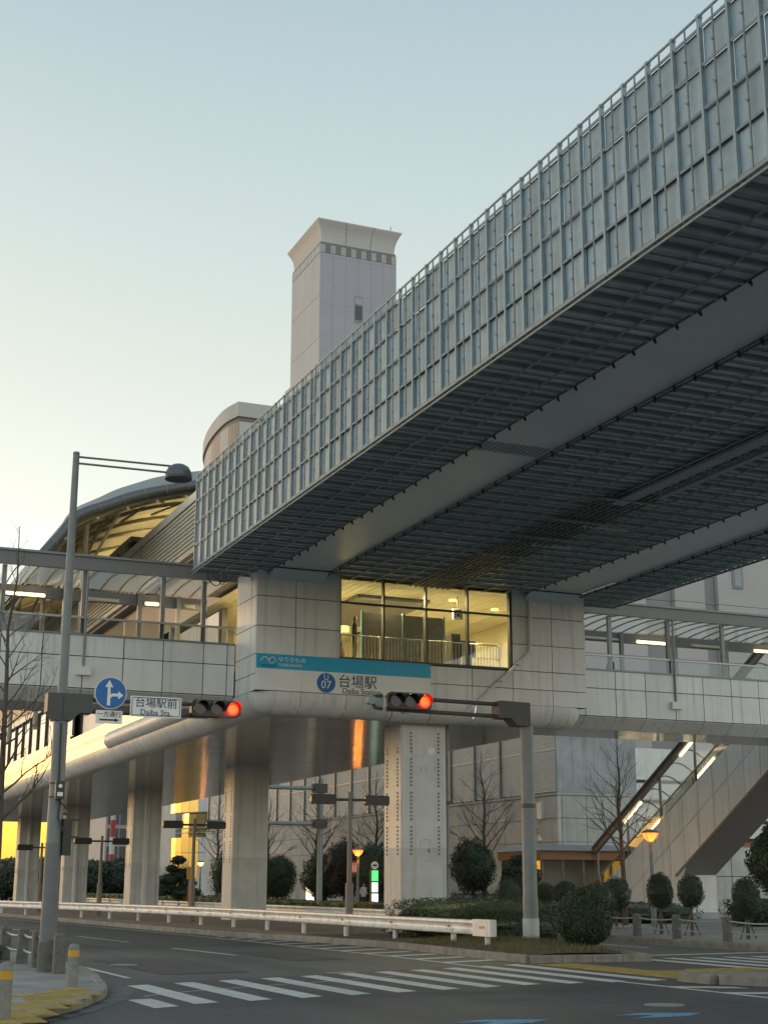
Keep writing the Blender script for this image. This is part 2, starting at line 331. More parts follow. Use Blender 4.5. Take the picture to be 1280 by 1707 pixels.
def panels_x(parent, name, mat, ys, zs, x, t=0.04, gap=0.026):     # facade facing -X, outer face at x
    for i in range(len(ys)-1):
        for j in range(len(zs)-1):
            pbox(name, parent, mat, x, x+t, ys[i]+gap/2, ys[i+1]-gap/2, zs[j]+gap/2, zs[j+1]-gap/2)
def rng(a, b, st):
    n = max(1, round((b-a)/st)); return [a+(b-a)*i/n for i in range(n+1)]
def text(body, size, cx, y, cz, mat, parent, name='lettering', align='CENTER', sx=1.0):
    cv = bpy.data.curves.new('lettering', 'FONT'); cv.body = body; cv.size = size; cv.align_x = align; cv.align_y = 'CENTER'; cv.extrude = 0.003; cv.resolution_u = 3
    t = bpy.data.objects.new('tmp', cv); COL.objects.link(t)
    dg = bpy.context.evaluated_depsgraph_get(); me = bpy.data.meshes.new_from_object(t.evaluated_get(dg)); bpy.data.objects.remove(t)
    me.transform(Matrix.Rotation(rad(90), 4, 'X') @ Matrix.Scale(sx, 4, (1, 0, 0))); me.materials.clear(); me.materials.append(MATS[mat])
    return link(name, me, parent, (cx, y, cz))
def area_light(name, loc, size, power, col, parent=None, sy=None):
    l = bpy.data.lights.new(name, 'AREA'); l.energy = power; l.color = col; l.shape = 'RECTANGLE'; l.size = size; l.size_y = sy or size
    o = bpy.data.objects.new(name, l); COL.objects.link(o)
    if parent: o.parent = parent; o.location = Vector(loc)-ORG[parent]
    else: o.location = loc
    return o
def point_light(name, loc, r, power, col, parent):
    l = bpy.data.lights.new(name, 'POINT'); l.energy = power; l.color = col; l.shadow_soft_size = r
    o = bpy.data.objects.new(name, l); COL.objects.link(o); o.parent = parent; o.location = Vector(loc)-ORG[parent]; return o

# ------------------------------------------------------------------ setting: ground, road, pavements
struct('ground', MB().quad((-2500, -2500, -0.05), (2500, -2500, -0.05), (2500, 2500, -0.05), (-2500, 2500, -0.05)), 'earth_ground')
road = struct('road', MB().quad((-90, -30, 0), (60, -30, 0), (60, 230, 0), (-90, 230, 0)), 'asphalt')
build('asphalt_patch', MB().quad((-40, -20, .004), (58, -20, .004), (58, 24.5, .004), (24.4, 29.5, .004), (15.6, 28.9, .004), (5.9, 25.0, .004), (2, 25, .004), (-40, 25, .004)), 'asphalt_new', road)
def catmull(pts, n=6):
    out = []
    for i in range(len(pts)-1):
        p0 = pts[max(0, i-1)]; p1 = pts[i]; p2 = pts[i+1]; p3 = pts[min(len(pts)-1, i+2)]
        for k in range(n):
            t = k/n; out.append(tuple(0.5*((2*b)+(-a+c)*t+(2*a-5*b+4*c-d)*t*t+(-a+3*b-3*c+d)*t**3) for a, b, c, d in zip(p0, p1, p2, p3)))
    return out+[tuple(pts[-1])]
def slab(name, poly, z0, z1, mat, kind='structure', parent=None):
    o = build(name, MB().prism(poly, lambda a, b: (a, b, z0), lambda a, b: (a, b, z1)), mat, parent)
    if parent is None: o['kind'] = kind
    return o
def along(poly, step):
    """points with heading at even spacing along a polyline"""
    res = []; acc = 0.0; nxt = step/2
    for i in range(len(poly)-1):
        a = Vector(poly[i]); b = Vector(poly[i+1]); L = (b-a).length
        while acc+L >= nxt:
            p = a+(b-a)*((nxt-acc)/L); res.append((p.x, p.y, math.atan2(b.y-a.y, b.x-a.x))); nxt += step
        acc += L
    return res
KM = {}
def kerb(parent, poly, L=0.9, wd=0.17, h=0.165, mat='concrete_kerb', ymax=60, inset=0.0):
    k = (L, wd, h, mat)
    if k not in KM:
        hw, c = wd/2, 0.02; prof = [(-hw, -0.02), (hw, -0.02), (hw, h-c), (hw-c, h), (-hw+c, h), (-hw, h-c)]
        KM[k] = MB().prism(prof, lambda a, b: (-L/2+0.006, a, b), lambda a, b: (L/2-0.006, a, b)).mesh('kerb_stone', mat)
    for x, y, a in along(poly, L):
        if y < ymax:
            o = link('kerb_stone', KM[k], parent, (x, y, 0)); o.rotation_euler = (0, 0, a)
# left pavement corner
LK = [(5.72, 90), (5.78, 60), (5.82, 40), (5.83, 29.85), (5.80, 27.9), (5.62, 26.2), (5.36, 24.6), (5.13, 23.2), (4.82, 22.0), (4.1, 20.25), (3.42, 19.1), (2.6, 18.1), (1.0, 16.9), (-2, 15.4), (-9, 13.2)]
LKc = catmull(LK, 5)
pave_l = slab('pavement_left', LKc+[(-40, 13.2), (-40, 90)], -0.04, 0.12, 'paving_grey')
kerb(pave_l, [p for p in LKc if p[1] < 70], 0.6, 0.16, 0.135)
ap = [(5.45, 24.9), (5.82, 24.75), (5.72, 23.4), (5.2, 21.7), (4.3, 19.8), (3.5, 18.5), (2.6, 17.6), (2.9, 18.3), (3.5, 18.95), (4.25, 20.1), (4.95, 21.9), (5.25, 23.15)]
build('gutter_apron', MB().quad(*[(a, b, .009) for a, b in ap]), 'apron_concrete', pave_l)
# tactile paving: thirty-centimetre yellow blocks on the corner
tm = MB()
tm.box(-.145, .145, -.145, .145, 0, .012)
for i in range(5):
    for j in range(5): tm.lathe([(.017, .012), (.011, .017)], (-.11+.055*i, -.11+.055*j, 0), 6)
TM = tm.mesh('tactile_block', 'paving_yellow')
def tactile(parent, poly_in, z, x0, x1, y0, y1, rz=0.0, step=0.3):
    cx, cy = (x0+x1)/2, (y0+y1)/2; n = int((x1-x0)/step); mm = int((y1-y0)/step)
    for i in range(n):
        for j in range(mm):
            x, y = x0+(i+.5)*step, y0+(j+.5)*step
            if poly_in(x, y): link('tactile_block', TM, parent, (x, y, z))
tactile(pave_l, lambda x, y: (abs(y-(22.6-(4.75-x)*2.6)) < 0.95 and 2.6 < x < 4.72 and y < 22.6), .12, 2.0, 5.0, 15, 23.4)
tactile(pave_l, lambda x, y: True, .12, 2.6, 4.0, 21.1, 21.45)

# far pavement on the right and the central median
FK = [(24.1, -20), (24.15, 20), (24.3, 31), (24.5, 38), (25.3, 45), (26.6, 55), (28.2, 70), (29.3, 90), (30.0, 120), (30.5, 215)]
FKc = catmull(FK, 5)
pave_r = slab('pavement_right', FKc+[(140, 215), (140, -20)], -0.04, 0.15, 'paving_grey')
kerb(pave_r, [p for p in FKc if 18 < p[1] < 75], 0.9)
ML = [(15.62, 28.75), (15.68, 31.5), (15.95, 37.5), (15.1, 44), (14.2, 50.6), (13.75, 60), (13.1, 74), (12.4, 84), (10.5, 110), (9, 130)]
MR = [(18.45, 28.45), (19.35, 32.0), (21.1, 38.0), (22.5, 46), (23.0, 60), (23.3, 80), (23.3, 130)]
MLc, MRc = catmull(ML, 5), catmull(MR, 5)
median = slab('median', MLc+list(reversed(MRc)), -0.04, 0.14, 'brick_red')
kerb(median, [p for p in MLc if p[1] < 90], 0.9, ymax=90); kerb(median, [(15.62, 28.72), (18.5, 28.42)], 0.72); kerb(median, [p for p in MRc if p[1] < 50], 0.9)
mound = MB(); rows = []
for i in range(13):
    t = i/12; y = 28.95+t*15; row = []
    xl = 15.82+0.02*i; xr = (18.3+t*4.0 if t < .6 else 20.6+(t-.6)*3)-0.12
    for j in range(9):
        u = j/8; h = 0.15+0.16*math.sin(math.pi*u)**0.6*math.sin(math.pi*min(1, t*1.15+.03))**0.6 + 0.02*noise.noise((xl+u*3, y*2, 0))
        row.append((xl+(xr-xl)*u, y, h))
    rows.append(row)
build('planting_bed', mound.grid(rows), 'soil', median, True)
# refuge island nearest the camera
isl = [(15.1, 22.35), (18.6, 21.2), (24, 19.4), (24, 10), (19.6, 14.0), (15.35, 21.3)]
island = slab('traffic_island', isl, -0.04, 0.14, 'paving_grey')
kerb(island, [(15.2, 21.45), (15.15, 22.3), (18.6, 21.2), (23.0, 19.75)], 0.9); kerb(island, [(15.3, 21.4), (19.6, 14.0), (22, 12)], 0.9)
tactile(median, lambda x, y: 1.0 < (y-23.1)-(x-15.5)*.15 < 1.9 or (x < 16.3), .004, 15.5, 18.8, 23.0, 28.2)
# painted markings
def paint(name, *poly, z=.009, mat='paint_white', parent=None):
    return build(name, MB().quad(*[(a, b, z) for a, b in poly]), mat, parent or road)
for k in range(11):
    x = 6.05+.886*k
    yf = 24.7+(x-6.05)*.41; yn = 20.6+(x-6.05)*.30 if x < 12.3 else 22.45+(x-12.3)*.08
    paint('crosswalk_stripe', (x-.2, yn-.12), (x+.2, yn+.06), (x+.2, yf+.06), (x-.2, yf-.12))
paint('crosswalk_stripe', (5.15, 20.0), (5.55, 20.2), (5.53, 21.68), (5.15, 21.58))
for k in range(7):
    x = 18.9+.82*k
    paint('crosswalk_stripe', (x-.2, 23.4), (x+.2, 23.4), (x+.2, 29.6), (x-.2, 29.6))
paint('stop_line', (19.2, 30.6), (24.1, 31.1), (24.1, 31.45), (19.2, 30.95))
def line(pts, wdt=.15, name='lane_line', mat='paint_white'):
    for a, b in zip(pts[:-1], pts[1:]):
        a = Vector(a); b = Vector(b); n = Vector((-(b-a).y, (b-a).x)).normalized()*wdt/2
        paint(name, a-n, b-n, b+n, a+n, mat=mat)
def joined_line(name, pts, wdt=.15):
    mb = MB(); L = []; 
    for i, p in enumerate(pts):
        d = (Vector(pts[min(i+1, len(pts)-1)])-Vector(pts[max(0, i-1)])).normalized(); n = Vector((-d.y, d.x))*wdt/2
        L.append([(p[0]-n.x, p[1]-n.y, .0085), (p[0]+n.x, p[1]+n.y, .0085)])
    build(name, mb.grid(L), 'paint_white', road)
joined_line('edge_line', catmull([(14.1, 12), (14.08, 22), (13.9, 28), (14.0, 33), (13.75, 44), (13.6, 48.3), (13.1, 56.6), (12.55, 65.7), (11.6, 76.4), (10.6, 90), (9, 110)], 5))
joined_line('edge_line', [(6.35, 26.5), (6.3, 40), (6.2, 80)], .13)
joined_line('edge_line', catmull([(24.0, 32), (24.1, 38), (24.9, 45), (26.2, 55), (27.8, 70)], 4), .12)
for a, b in (((10.3, 43.2), (9.95, 48.9)), ((10.75, 34.3), (10.4, 38.7)), ((9.6, 53.5), (9.2, 58.5)), ((8.85, 63), (8.4, 68)), ((22.4, 34.5), (22.9, 39.5)), ((24.2, 46), (25.0, 52))): line([a, b], .14, 'lane_dash')
for k in range(13):        # hatching between edge line and kerb
    y = 29.3+k*1.55
    xa = 13.98; xb = 15.5-max(0, y-38)*.13
    if xb-xa > .35: paint('hatch_stripe', (xa, y), (xb, y+.65), (xb, y+1.1), (xa, y+.45))
for k in range(6):
    y = 21.3-k*1.5; paint('hatch_stripe', (14.15, y-.45), (15.1+k*.75, y-1.0-k*.25), (15.1+k*.75, y-.55-k*.25), (14.15, y))
for dx, dy in ((0, 0), (2.35, .12), (4.9, .25)):
    paint('bicycle_arrow', *[(a+dx, b+dy) for a, b in ((7.95, 16.62), (8.5, 16.86), (9.25, 16.56), (8.82, 16.22), (7.95, 16.18), (8.48, 16.5))], mat='paint_blue')
for x, y, r in ((11.9, 18.0, .28), (7.3, 31, .3), (10.5, 26.8, .28)):
    build('manhole_cover', MB().lathe([(r, .004), (r, .011), (r*.96, .013), (.02, .013)], (x, y, 0), 24), 'galvanised_dark', road)
for x0, x1, y0, y1 in ((7.2, 9.0, 27.5, 33.5), (11.2, 12.6, 31.5, 36.0), (8.0, 8.9, 40, 52), (3.5, 6.6, 14.2, 16.0), (12.2, 14.0, 17.2, 19.6)):
    build('repair_patch', MB().quad((x0, y0, .0065), (x1, y0+.2, .0065), (x1+.1, y1, .0065), (x0-.05, y1-.1, .0065)), 'asphalt_new', road)
# worn repair lines in the asphalt
joined_line('crack_seal', catmull([(5.55, 22.2), (6.4, 22.9), (7.6, 23.6), (9.2, 24.4), (11, 25.4)], 5), .05)

# ------------------------------------------------------------------ station building
S = thing('station_building', 'cream panelled elevated railway station with lit concourse window and glossy brown underside', 'station', (20.2, 44, 0))
X0, X1, YF, ZS, RR = 14.13, 26.33, 43.8, 6.95, 0.70
ZR = ZS+RR
build('backing_wall', MB().box(X0+.05, 17.0, YF+.05, YF+.25, ZR, 12.2).box(23.4, X1-.05, YF+.05, YF+.25, ZR, 12.2).box(17.0, 23.4, YF+.05, YF+.25, ZR, 8.80).box(17.0, 23.4, YF+.05, YF+.25, 11.68, 12.2)
      .box(X0+.045, X0+.25, YF+.25, 45.98, ZR, 12.2).box(X0+.045, X0+.25, 49.7, 130, ZR, 8.5).box(X0+.6, X0+.8, 49.7, 130, 8.5, 11.4), 'joint_dark', S)
panels_y(S, 'wall_panel', 'panel_cream', [X0, 15.47, 17.03], [8.83, 9.75, 10.73, 11.72], YF)
panels_y(S, 'wall_panel', 'panel_cream', [23.41, 24.97, X1], [ZR, 8.2, 8.83, 9.75, 10.73, 11.72], YF)
panels_y(S, 'wall_panel', 'panel_cream', [20.28, 21.85, 23.41], [ZR, 8.2, 8.80], YF)
panels_y(S, 'wall_panel', 'panel_cream', [X0, 15.7, 17.27, 18.84, 20.28], [ZR, 8.83], YF+.004)
panels_x(S, 'wall_panel', 'panel_cream', [YF+.045, 44.35, 45.95], [ZR, 8.2, 8.83, 9.75, 10.73, 11.72], X0)
# bullnose edge along the front, round the corner and along the left side
def arc(n=8): return [(math.cos(math.pi/2*i/n), math.sin(math.pi/2*i/n)) for i in range(n+1)]
def roll_x(xa, xb):
    build('bullnose_panel', MB().grid([[(x, YF+RR-RR*c, ZR-RR*s_) for x in (xa+.008, xb-.008)] for c, s_ in arc()]), 'panel_cream', S, True)
def roll_y(ya, yb, side=1, mat='panel_cream'):
    xc = X0+RR if side > 0 else X1-RR
    build('bullnose_panel', MB().grid([[(xc-side*RR*c, y, ZR-RR*s_) for y in (ya+.008, yb-.008)] for c, s_ in arc()]), mat, S, True)
xs = [X0+RR, 15.7, 17.27, 18.84, 20.41, 21.98, 23.55, 24.97, X1-RR]
for a, b in zip(xs[:-1], xs[1:]): roll_x(a, b)
for sx, xc in ((1, X0+RR), (-1, X1-RR)):
    rows = []
    for c, s_ in arc():
        rows.append([(xc-sx*RR*c*math.sin(t*math.pi/16), YF+RR-RR*c*math.cos(t*math.pi/16), ZR-RR*s_) for t in range(9)])
    build('bullnose_corner', MB().grid(rows), 'panel_cream', S, True)
yy = rng(YF+RR, 130, 2.6)
for a, b in zip(yy[:-1], yy[1:]): roll_y(a, b); roll_y(a, b, -1)
build('soffit_backing', MB().box(X0+RR, X1-RR, YF+RR, 130, ZS+.03, ZS+.2), 'joint_dark', S)
for a, b in zip(yy[:-1], yy[1:]): pbox('soffit_panel', S, 'panel_soffit', X0+RR+.01, X1-RR-.01, a+.02, b-.02, ZS, ZS+.028)
# left side, sunset reflection painted into the panel colour
ys = rng(46.1, 130, 1.31)
panels_x(S, 'side_panel', 'panel_sunset_tint', ys[3:], [ZR, 8.22, 8.78], X0)
panels_x(S, 'side_panel', 'panel_cream', ys[3:22], [8.78, 9.9, 11.3], X0+.55)
panels_x(S, 'side_panel', 'panel_sunset_tint', rng(74.5, 130, 3.9), [8.78, 9.05], X0+.1)
for i, y in enumerate(rng(74.6, 130, 2.6)[:-1]):
    pbox('side_window', S, 'glass_sky', X0+.3, X0+.33, y+.06, y+2.5, 9.05, 11.2)
    pbox('window_mullion', S, 'steel_brown', X0+.2, X0+.3, y-.05, y+.05, 9.05, 11.2)
pbox('window_head', S, 'panel_cream', X0+.1, X0+.6, 74.5, 130, 11.2, 11.5)
rb = MB(); prof = [(14.30-.46*math.cos(a), 7.92-.40*math.sin(a)) for a in [math.pi*i/14-math.pi/2 for i in range(15)]]
rb.prism(prof, lambda a, b: (a, 49.66, b), lambda a, b: (a, 64.6, b))
rb.grid([[(14.30-.46*math.cos(t)*math.cos(p), 64.6+.5*math.sin(p), 7.92-.40*math.sin(t)*1) for p in [math.pi/2*k/5 for k in range(6)]] for t in [math.pi*i/14-math.pi/2 for i in range(15)]])
build('rounded_fascia', rb, 'panel_cream', S, True)
# upper deck mass, ribbed platform wall
build('deck_edge', MB().box(14.75, 25.7, 44.7, 130, 11.72, 13.7).box(14.1, 26.3, 44.2, 49.7, 11.74, 12.1), 'steel_brown', S)
build('platform_floor', MB().box(14.3, 26.1, 50.0, 130, 13.72, 13.95), 'steel_brown', S)
build('wall_backing', MB().box(14.24, 14.3, 49.0, 128, 13.95, 16.1), 'joint_dark', S)
for i in range(11):
    z = 13.99+i*.172
    build('wall_rib', MB().prism([(0, 0), (-.07, .02), (-.07, .10), (0, .118)], lambda a, b: (14.24+a, 49.0, z+b), lambda a, b: (14.24+a, 128, z+b)), 'louver_metal', S)
build('wall_cap', MB().box(14.14, 14.36, 48.95, 128.1, 15.9, 16.24).box(14.13, 14.3, 48.96, 128, 13.86, 13.965), 'louver_metal', S)
for y in (60.5, 72, 83.5, 95): pbox('wall_joint', S, 'steel_beam', 14.165, 14.2, y-.05, y+.05, 13.97, 16.05)
# concourse window: panes, mullions, railing
mx = [17.03, 18.60, 20.16, 21.73, 23.36]
for i in range(4):
    pbox('window_pane', S, 'glass_clear', mx[i]+.03, mx[i+1]-.03, YF+.1, YF+.112, 8.92, 10.70)
    pbox('window_pane', S, 'glass_clear', mx[i]+.03, mx[i+1]-.03, YF+.1, YF+.112, 10.77, 11.63)
    pbox('transom', S, 'bracket_dark', mx[i]+.025, mx[i+1]-.025, YF+.06, YF+.15, 10.70, 10.77)
for x in mx: pbox('mullion', S, 'bracket_dark', x-.03, x+.03, YF+.02, YF+.2, 8.86, 11.68)
pbox('window_sill', S, 'bracket_dark', 17.0, 23.39, YF-.03, YF+.2, 8.82, 8.9)
# interior of the concourse
build('concourse_floor', MB().box(X0+.3, X1-.3, YF+.27, 56, 8.7, 8.82), 'interior_floor', S)
build('concourse_wall', MB().box(X0+.3, X1-.3, 55.9, 56.1, 8.82, 11.7).box(X1-.3, X1-.15, YF+.3, 56, 8.82, 11.7).box(X0+.255, X0+.3, YF+.27, 45.95, 8.82, 11.7).box(16.3, 16.5, 47.4, 56, 8.82, 10.6), 'interior_wall', S)
for i in range(40):
    x = X0+.3+i*.29; pbox('ceiling_board', S, 'interior_ceiling', x+.008, x+.275, YF+.27, 55.9, 11.56, 11.58)
build('ceiling_coffer', MB().box(18.6, 21.4, 46.2, 51.5, 11.40, 11.555), 'board_grey', S)
build('hanging_beam', MB().box(17.1, 19.0, 48.0, 48.5, 10.5, 10.75).box(22.0, 26, 49.6, 50.0, 10.2, 10.8), 'interior_ceiling', S)
for x, y in ((16.8, 45.0), (22.1, 45.8), (24.3, 46.8), (17.2, 49), (23, 50), (19.8, 53)):
    d = build('downlight', MB().lathe([(.14, -.02), (.14, .02)], (x, y, 11.53), 14), 'lamp_pale', S)
for x, y in ((17.0, 46.6), (19.2, 45.3), (21.6, 45.4), (23.6, 46.6), (17.5, 51), (22.5, 51), (15.0, 47.8)):
    area_light('concourse_lamp', (x, y, 11.46), .6, 115, (1.0, 0.80, 0.40), S)
build('handrail', MB().tube([(17.1, YF+.45, 9.72), (22.95, YF+.45, 9.72), (23.12, YF+.45, 9.66), (23.15, YF+.45, 8.6)], .022, 8), 'rail_steel', S)
build('bottom_rail', MB().tube([(17.1, YF+.45, 8.72), (23.15, YF+.45, 8.72)], .018, 6), 'rail_steel', S)
for i in range(50):
    x = 17.14+i*.12
    if x < 23.12: pbox('baluster', S, 'rail_steel', x-.009, x+.009, YF+.441, YF+.459, 8.73, 9.71)
for x in (17.1, 18.66, 20.22, 21.78): pbox('railing_post', S, 'rail_steel', x-.025, x+.025, YF+.42, YF+.48, 8.82, 9.74)
for i, x in enumerate((18.74, 19.52, 20.30, 21.08)):
    b = thing('display_board', 'grey back of the %s standing display board behind the concourse window railing' % ('blue edged leftmost', 'second', 'third', 'rightmost')[i], 'display board', (x, 45.2, 8.82), 'display boards in the concourse')
    build('panel', MB().box(x-.36, x+.36, 45.18, 45.22, 8.95, 10.72), 'board_grey', b)
    for s_ in (-.375, .375): build('post', MB().box(x+s_-.03, x+s_+.03, 45.15, 45.25, 8.82, 10.78), 'board_blue' if i == 0 and s_ < 0 else 'galvanised_dark', b)
tv = thing('ticket_machine', 'black ticket machine with screen at right end of concourse window', 'machine', (22.2, 45.6, 8.82))
build('cabinet', MB().box(21.85, 22.2, 45.4, 45.9, 8.82, 10.25), 'sign_black', tv); build('screen_housing', MB().box(22.3, 22.85, 45.5, 45.8, 9.5, 10.05), 'sign_navy', tv); build('pedestal', MB().box(22.45, 22.7, 45.55, 45.75, 8.82, 9.5), 'sign_black', tv)
hs = thing('hanging_sign', 'small white hanging sign under the concourse ceiling by the right window', 'sign', (22.0, 45.2, 10.8))
build('face', MB().box(21.82, 22.2, 45.18, 45.24, 10.72, 11.12), 'sign_white', hs)
build('pictogram', MB().box(21.88, 22.14, 45.165, 45.178, 11.02, 11.06).box(21.88, 21.92, 45.165, 45.178, 10.78, 11.0).box(22.1, 22.14, 45.165, 45.178, 10.78, 11.0).box(21.96, 22.06, 45.165, 45.178, 10.82, 10.94), 'sign_navy', hs)
build('hanger', MB().box(22.0, 22.02, 45.2, 45.22, 11.12, 11.55), 'sign_black', hs)
cone = thing('traffic_cone', 'red traffic cone behind the left end of the concourse window', 'cone', (17.35, 44.55, 8.82))
build('cone_body', MB().lathe([(.16, .03), (.03, .68), (.0, .7)], (17.35, 44.55, 8.82), 14), 'cone_red', cone, True); build('base', MB().box(17.15, 17.55, 44.35, 44.75, 8.82, 8.65), 'cone_red', cone)
# diagonal drain pipe on the right of the facade
build('drain_pipe', MB().tube([(24.08, YF-.08, 11.7), (24.05, YF-.08, 9.55), (23.85, YF-.08, 9.3), (22.1, YF-.08, 7.75), (21.7, YF-.06, 7.35), (21.35, YF+.3, 7.1), (21.2, YF+.9, 7.0)], .055, 8), 'panel_cream', S, True)
for z in (9.0, 8.4): build('pipe_clamp', MB().box(22.1+(z-7.75)*1.13-.08, 22.1+(z-7.75)*1.13+.08, YF-.14, YF, z-.02, z+.02), 'steel_grey', S)

# station name sign
G = thing('station_name_sign', 'white station sign with turquoise top band and blue numbered roundel', 'sign', (17.2, YF, 7.66))
for x0, x1 in ((X0+.02, 15.70), (15.705, 17.27), (17.275, 18.84), (18.845, 20.27)):
    pbox('white_board', G, 'sign_white', x0, x1, YF-.05, YF-.002, 7.67, 8.36)
    pbox('turquoise_band', G, 'sign_cyan', x0, x1, YF-.052, YF-.002, 8.362, 8.83)
rd_ = build('roundel', MB().prism([(.32*math.cos(i*math.pi/20), .32*math.sin(i*math.pi/20)) for i in range(40)], lambda a, b: (16.53+a, YF-.062, 8.0+b), lambda a, b: (16.53+a, YF-.052, 8.0+b)), 'sign_blue', G)
text('U', .26, 16.53, YF-.065, 8.17, 'sign_white', G); text('07', .36, 16.53, YF-.065, 7.93, 'sign_white', G)
text('台場駅', .46, 17.63, YF-.056, 8.06, 'sign_navy', G); text('Daiba Station', .255, 17.78, YF-.056, 7.77, 'sign_navy', G)
text('ゆりかもめ', .19, 14.88, YF-.056, 8.665, 'sign_white', G, align='LEFT'); text('YURIKAMOME', .13, 14.88, YF-.056, 8.49, 'sign_white', G, align='LEFT')
em = MB()
for cx, s_ in ((14.43, 1), (14.68, 1)):
    em.tube([(cx-.14+.28*i/10, YF-.06, 8.60+.13*math.sin(math.pi*i/10)) for i in range(11)], .016, 6)
em.tube([(14.57, YF-.06, 8.60), (14.60, YF-.06, 8.54), (14.68, YF-.06, 8.53), (14.75, YF-.06, 8.58)], .014, 6)
build('gull_emblem', em, 'sign_white', G)
em2 = MB()
for k in range(3): em2.tube([(14.3+.5*i/12, YF-.056, 8.42+.02*math.sin(i*1.2+k)+k*.025) for i in range(13)], .006, 4)
build('wave_lines', em2, 'sign_blue', G)

# ------------------------------------------------------------------ steel columns
CX0, CX1 = 19.74, 21.42
names = ('nearest wide grey steel column with access plates under the station sign', 'second steel column from the right, its side glowing gold', 'third steel column under the station with a pipe down its face', 'fourth steel column, behind the lamp post', 'farthest steel column at the left edge under the viaduct')
for i, y in enumerate((45.0, 63.9, 83.2, 103.0, 122.3)):
    c = thing('steel_column', names[i], 'column', (20.58, y+.75, 0.14), 'columns under the station')
    b = .05
    pl = [(CX0+b, y), (CX1-b, y), (CX1, y+b), (CX1, y+1.5-b), (CX1-b, y+1.5), (CX0+b, y+1.5), (CX0, y+1.5-b), (CX0, y+b)]
    build('shaft', MB().prism(pl, lambda a, q: (a, q, 2.85), lambda a, q: (a, q, ZS+.02)), 'column_paint', c)
    build('lower_shaft', MB().prism(pl, lambda a, q: (a, q, .1), lambda a, q: (a, q, 2.846)), 'column_base_paint', c)
    bm_ = MB(); fx = (CX0+.36, CX1-.3) if i == 0 else ()
    z = 2.65; n = 0
    while z < 6.7:
        n += 1
        if n % 9 not in (0,) and not (i == 0 and 6.3 < z < 6.4):
            if z < 6.25 - (0 if i else .0):
                for q in (y+.3, y+1.2): bm_.box(CX0-.03, CX0, q-.032, q+.032, z-.032, z+.032)
            for q in fx: bm_.box(q-.032, q+.032, y-.03, y, z-.032, z+.032)
        z += .125
    build('bolt_row', bm_, 'bolt_steel', c, kind='stuff')
    build('splice_plate', MB().box(CX0-.012, CX0, y+.08, y+1.42, 5.9, 5.98), 'column_paint', c)
    if i == 0:
        fy = y-.02
        def frame(x0, x1, z0, z1, t=.018):
            return MB().box(x0, x1, fy, y, z0, z0+t).box(x0, x1, fy, y, z1-t, z1).box(x0, x0+t, fy, y, z0+t, z1-t).box(x1-t, x1, fy, y, z0+t, z1-t)
        build('access_plate', frame(20.14, 20.6, 5.86, 6.36), 'column_paint', c); build('name_plate', MB().box(20.72, 20.98, fy, y, 5.95, 6.18), 'sign_white', c)
        build('cover_plate', frame(20.12, 20.48, 5.35, 5.55), 'column_paint', c); build('cover_plate', frame(20.66, 21.0, 5.36, 5.56), 'column_paint', c)
        h = [(20.62+.2*math.copysign(abs(math.cos(t))**.6, math.cos(t)), 2.8+.35*math.copysign(abs(math.sin(t))**.6, math.sin(t))) for t in [2*math.pi*k/28 for k in range(28)]]
        build('manhole_hatch', MB().tube([(a, y-.01, q) for a, q in h]+[(h[0][0], y-.01, h[0][1])], .016, 6), 'column_paint', c)
        build('hatch_handle', MB().box(20.72, 20.76, y-.04, y, 2.7, 2.82), 'bolt_steel', c)
        build('side_pipe', MB().cyl((CX1+.12, y+.2, .14), (CX1+.12, y+.2, ZS), .07, n=10), 'galvanised_dark', c, True)
        for z in (2.2, 4.3): build('pipe_band', MB().box(CX1, CX1+.22, y+.1, y+.3, z, z+.12), 'bracket_dark', c)
    elif i > 1:
        build('drain_pipe', MB().cyl((CX0+.78, y-.07, .14), (CX0+.78, y-.07, ZS), .16, n=12), 'column_paint', c, True)
        build('corner_strip', MB().box(CX1-.2, CX1-.05, y-.03, y, .2, ZS), 'column_base_paint', c)
    else:
        build('weld_seam', MB().box(CX0+.24, CX0+.27, y-.02, y, 2.4, ZS).box(CX1-.36, CX1-.33, y-.02, y, 2.4, ZS-.3), 'column_paint', c)

# ------------------------------------------------------------------ track bridge wrapped in scaffold sheeting
B = thing('track_bridge', 'grey steel track bridge wrapped in galvanised scaffold sheeting high over the road', 'bridge', (20.2, 24, 11.5))
BX0, BX1, ZB, YE, BAY, NB = 12.24, 28.1, 11.55, 44.6, 0.725, 56
YN = YE-BAY*NB
G1, G2 = (14.5, 16.44), (23.9, 25.93)
for g in (G1, G2):
    gd = build('box_girder', MB().box(g[0], g[1], YN, 43.35, ZB+.06, 13.3), 'girder_steel', B)
    build('bearing_bracket', MB().hexa([(g[0]+.02, 43.3, ZB+.03), (g[1]-.02, 43.3, ZB+.03), (g[1]-.02, 43.79, 11.29), (g[0]+.02, 43.79, 11.29), (g[0]+.02, 43.3, 12.0), (g[1]-.02, 43.3, 12.0), (g[1]-.02, 43.79, 12.0), (g[0]+.02, 43.79, 12.0)]), 'girder_steel', B)
    build('joint_seal', MB().box(g[0]-.01, g[1]+.01, 43.27, 43.305, ZB+.02, ZB+.14), 'cable_black', B)
build('bridge_deck', MB().box(BX0+.5, BX1-.5, YN, YE+.2, 13.3, 13.6), 'girder_steel', B)
for k in range(13):
    build('vent_slot', MB().box(14.62+k*.135, 14.69+k*.135, 28.45, 29.15, ZB+.045, ZB+.058), 'galvanised_dark', B)
rows = [11.63, 12.39, 13.14, 13.88, 14.54]
pm = MB().box(0, .015, -.335, .335, .02, .725).mesh('sheet_panel', 'mesh_sheet')
pm_top = MB().box(0, .015, -.335, .335, .02, .64).mesh('sheet_panel', 'mesh_sheet')
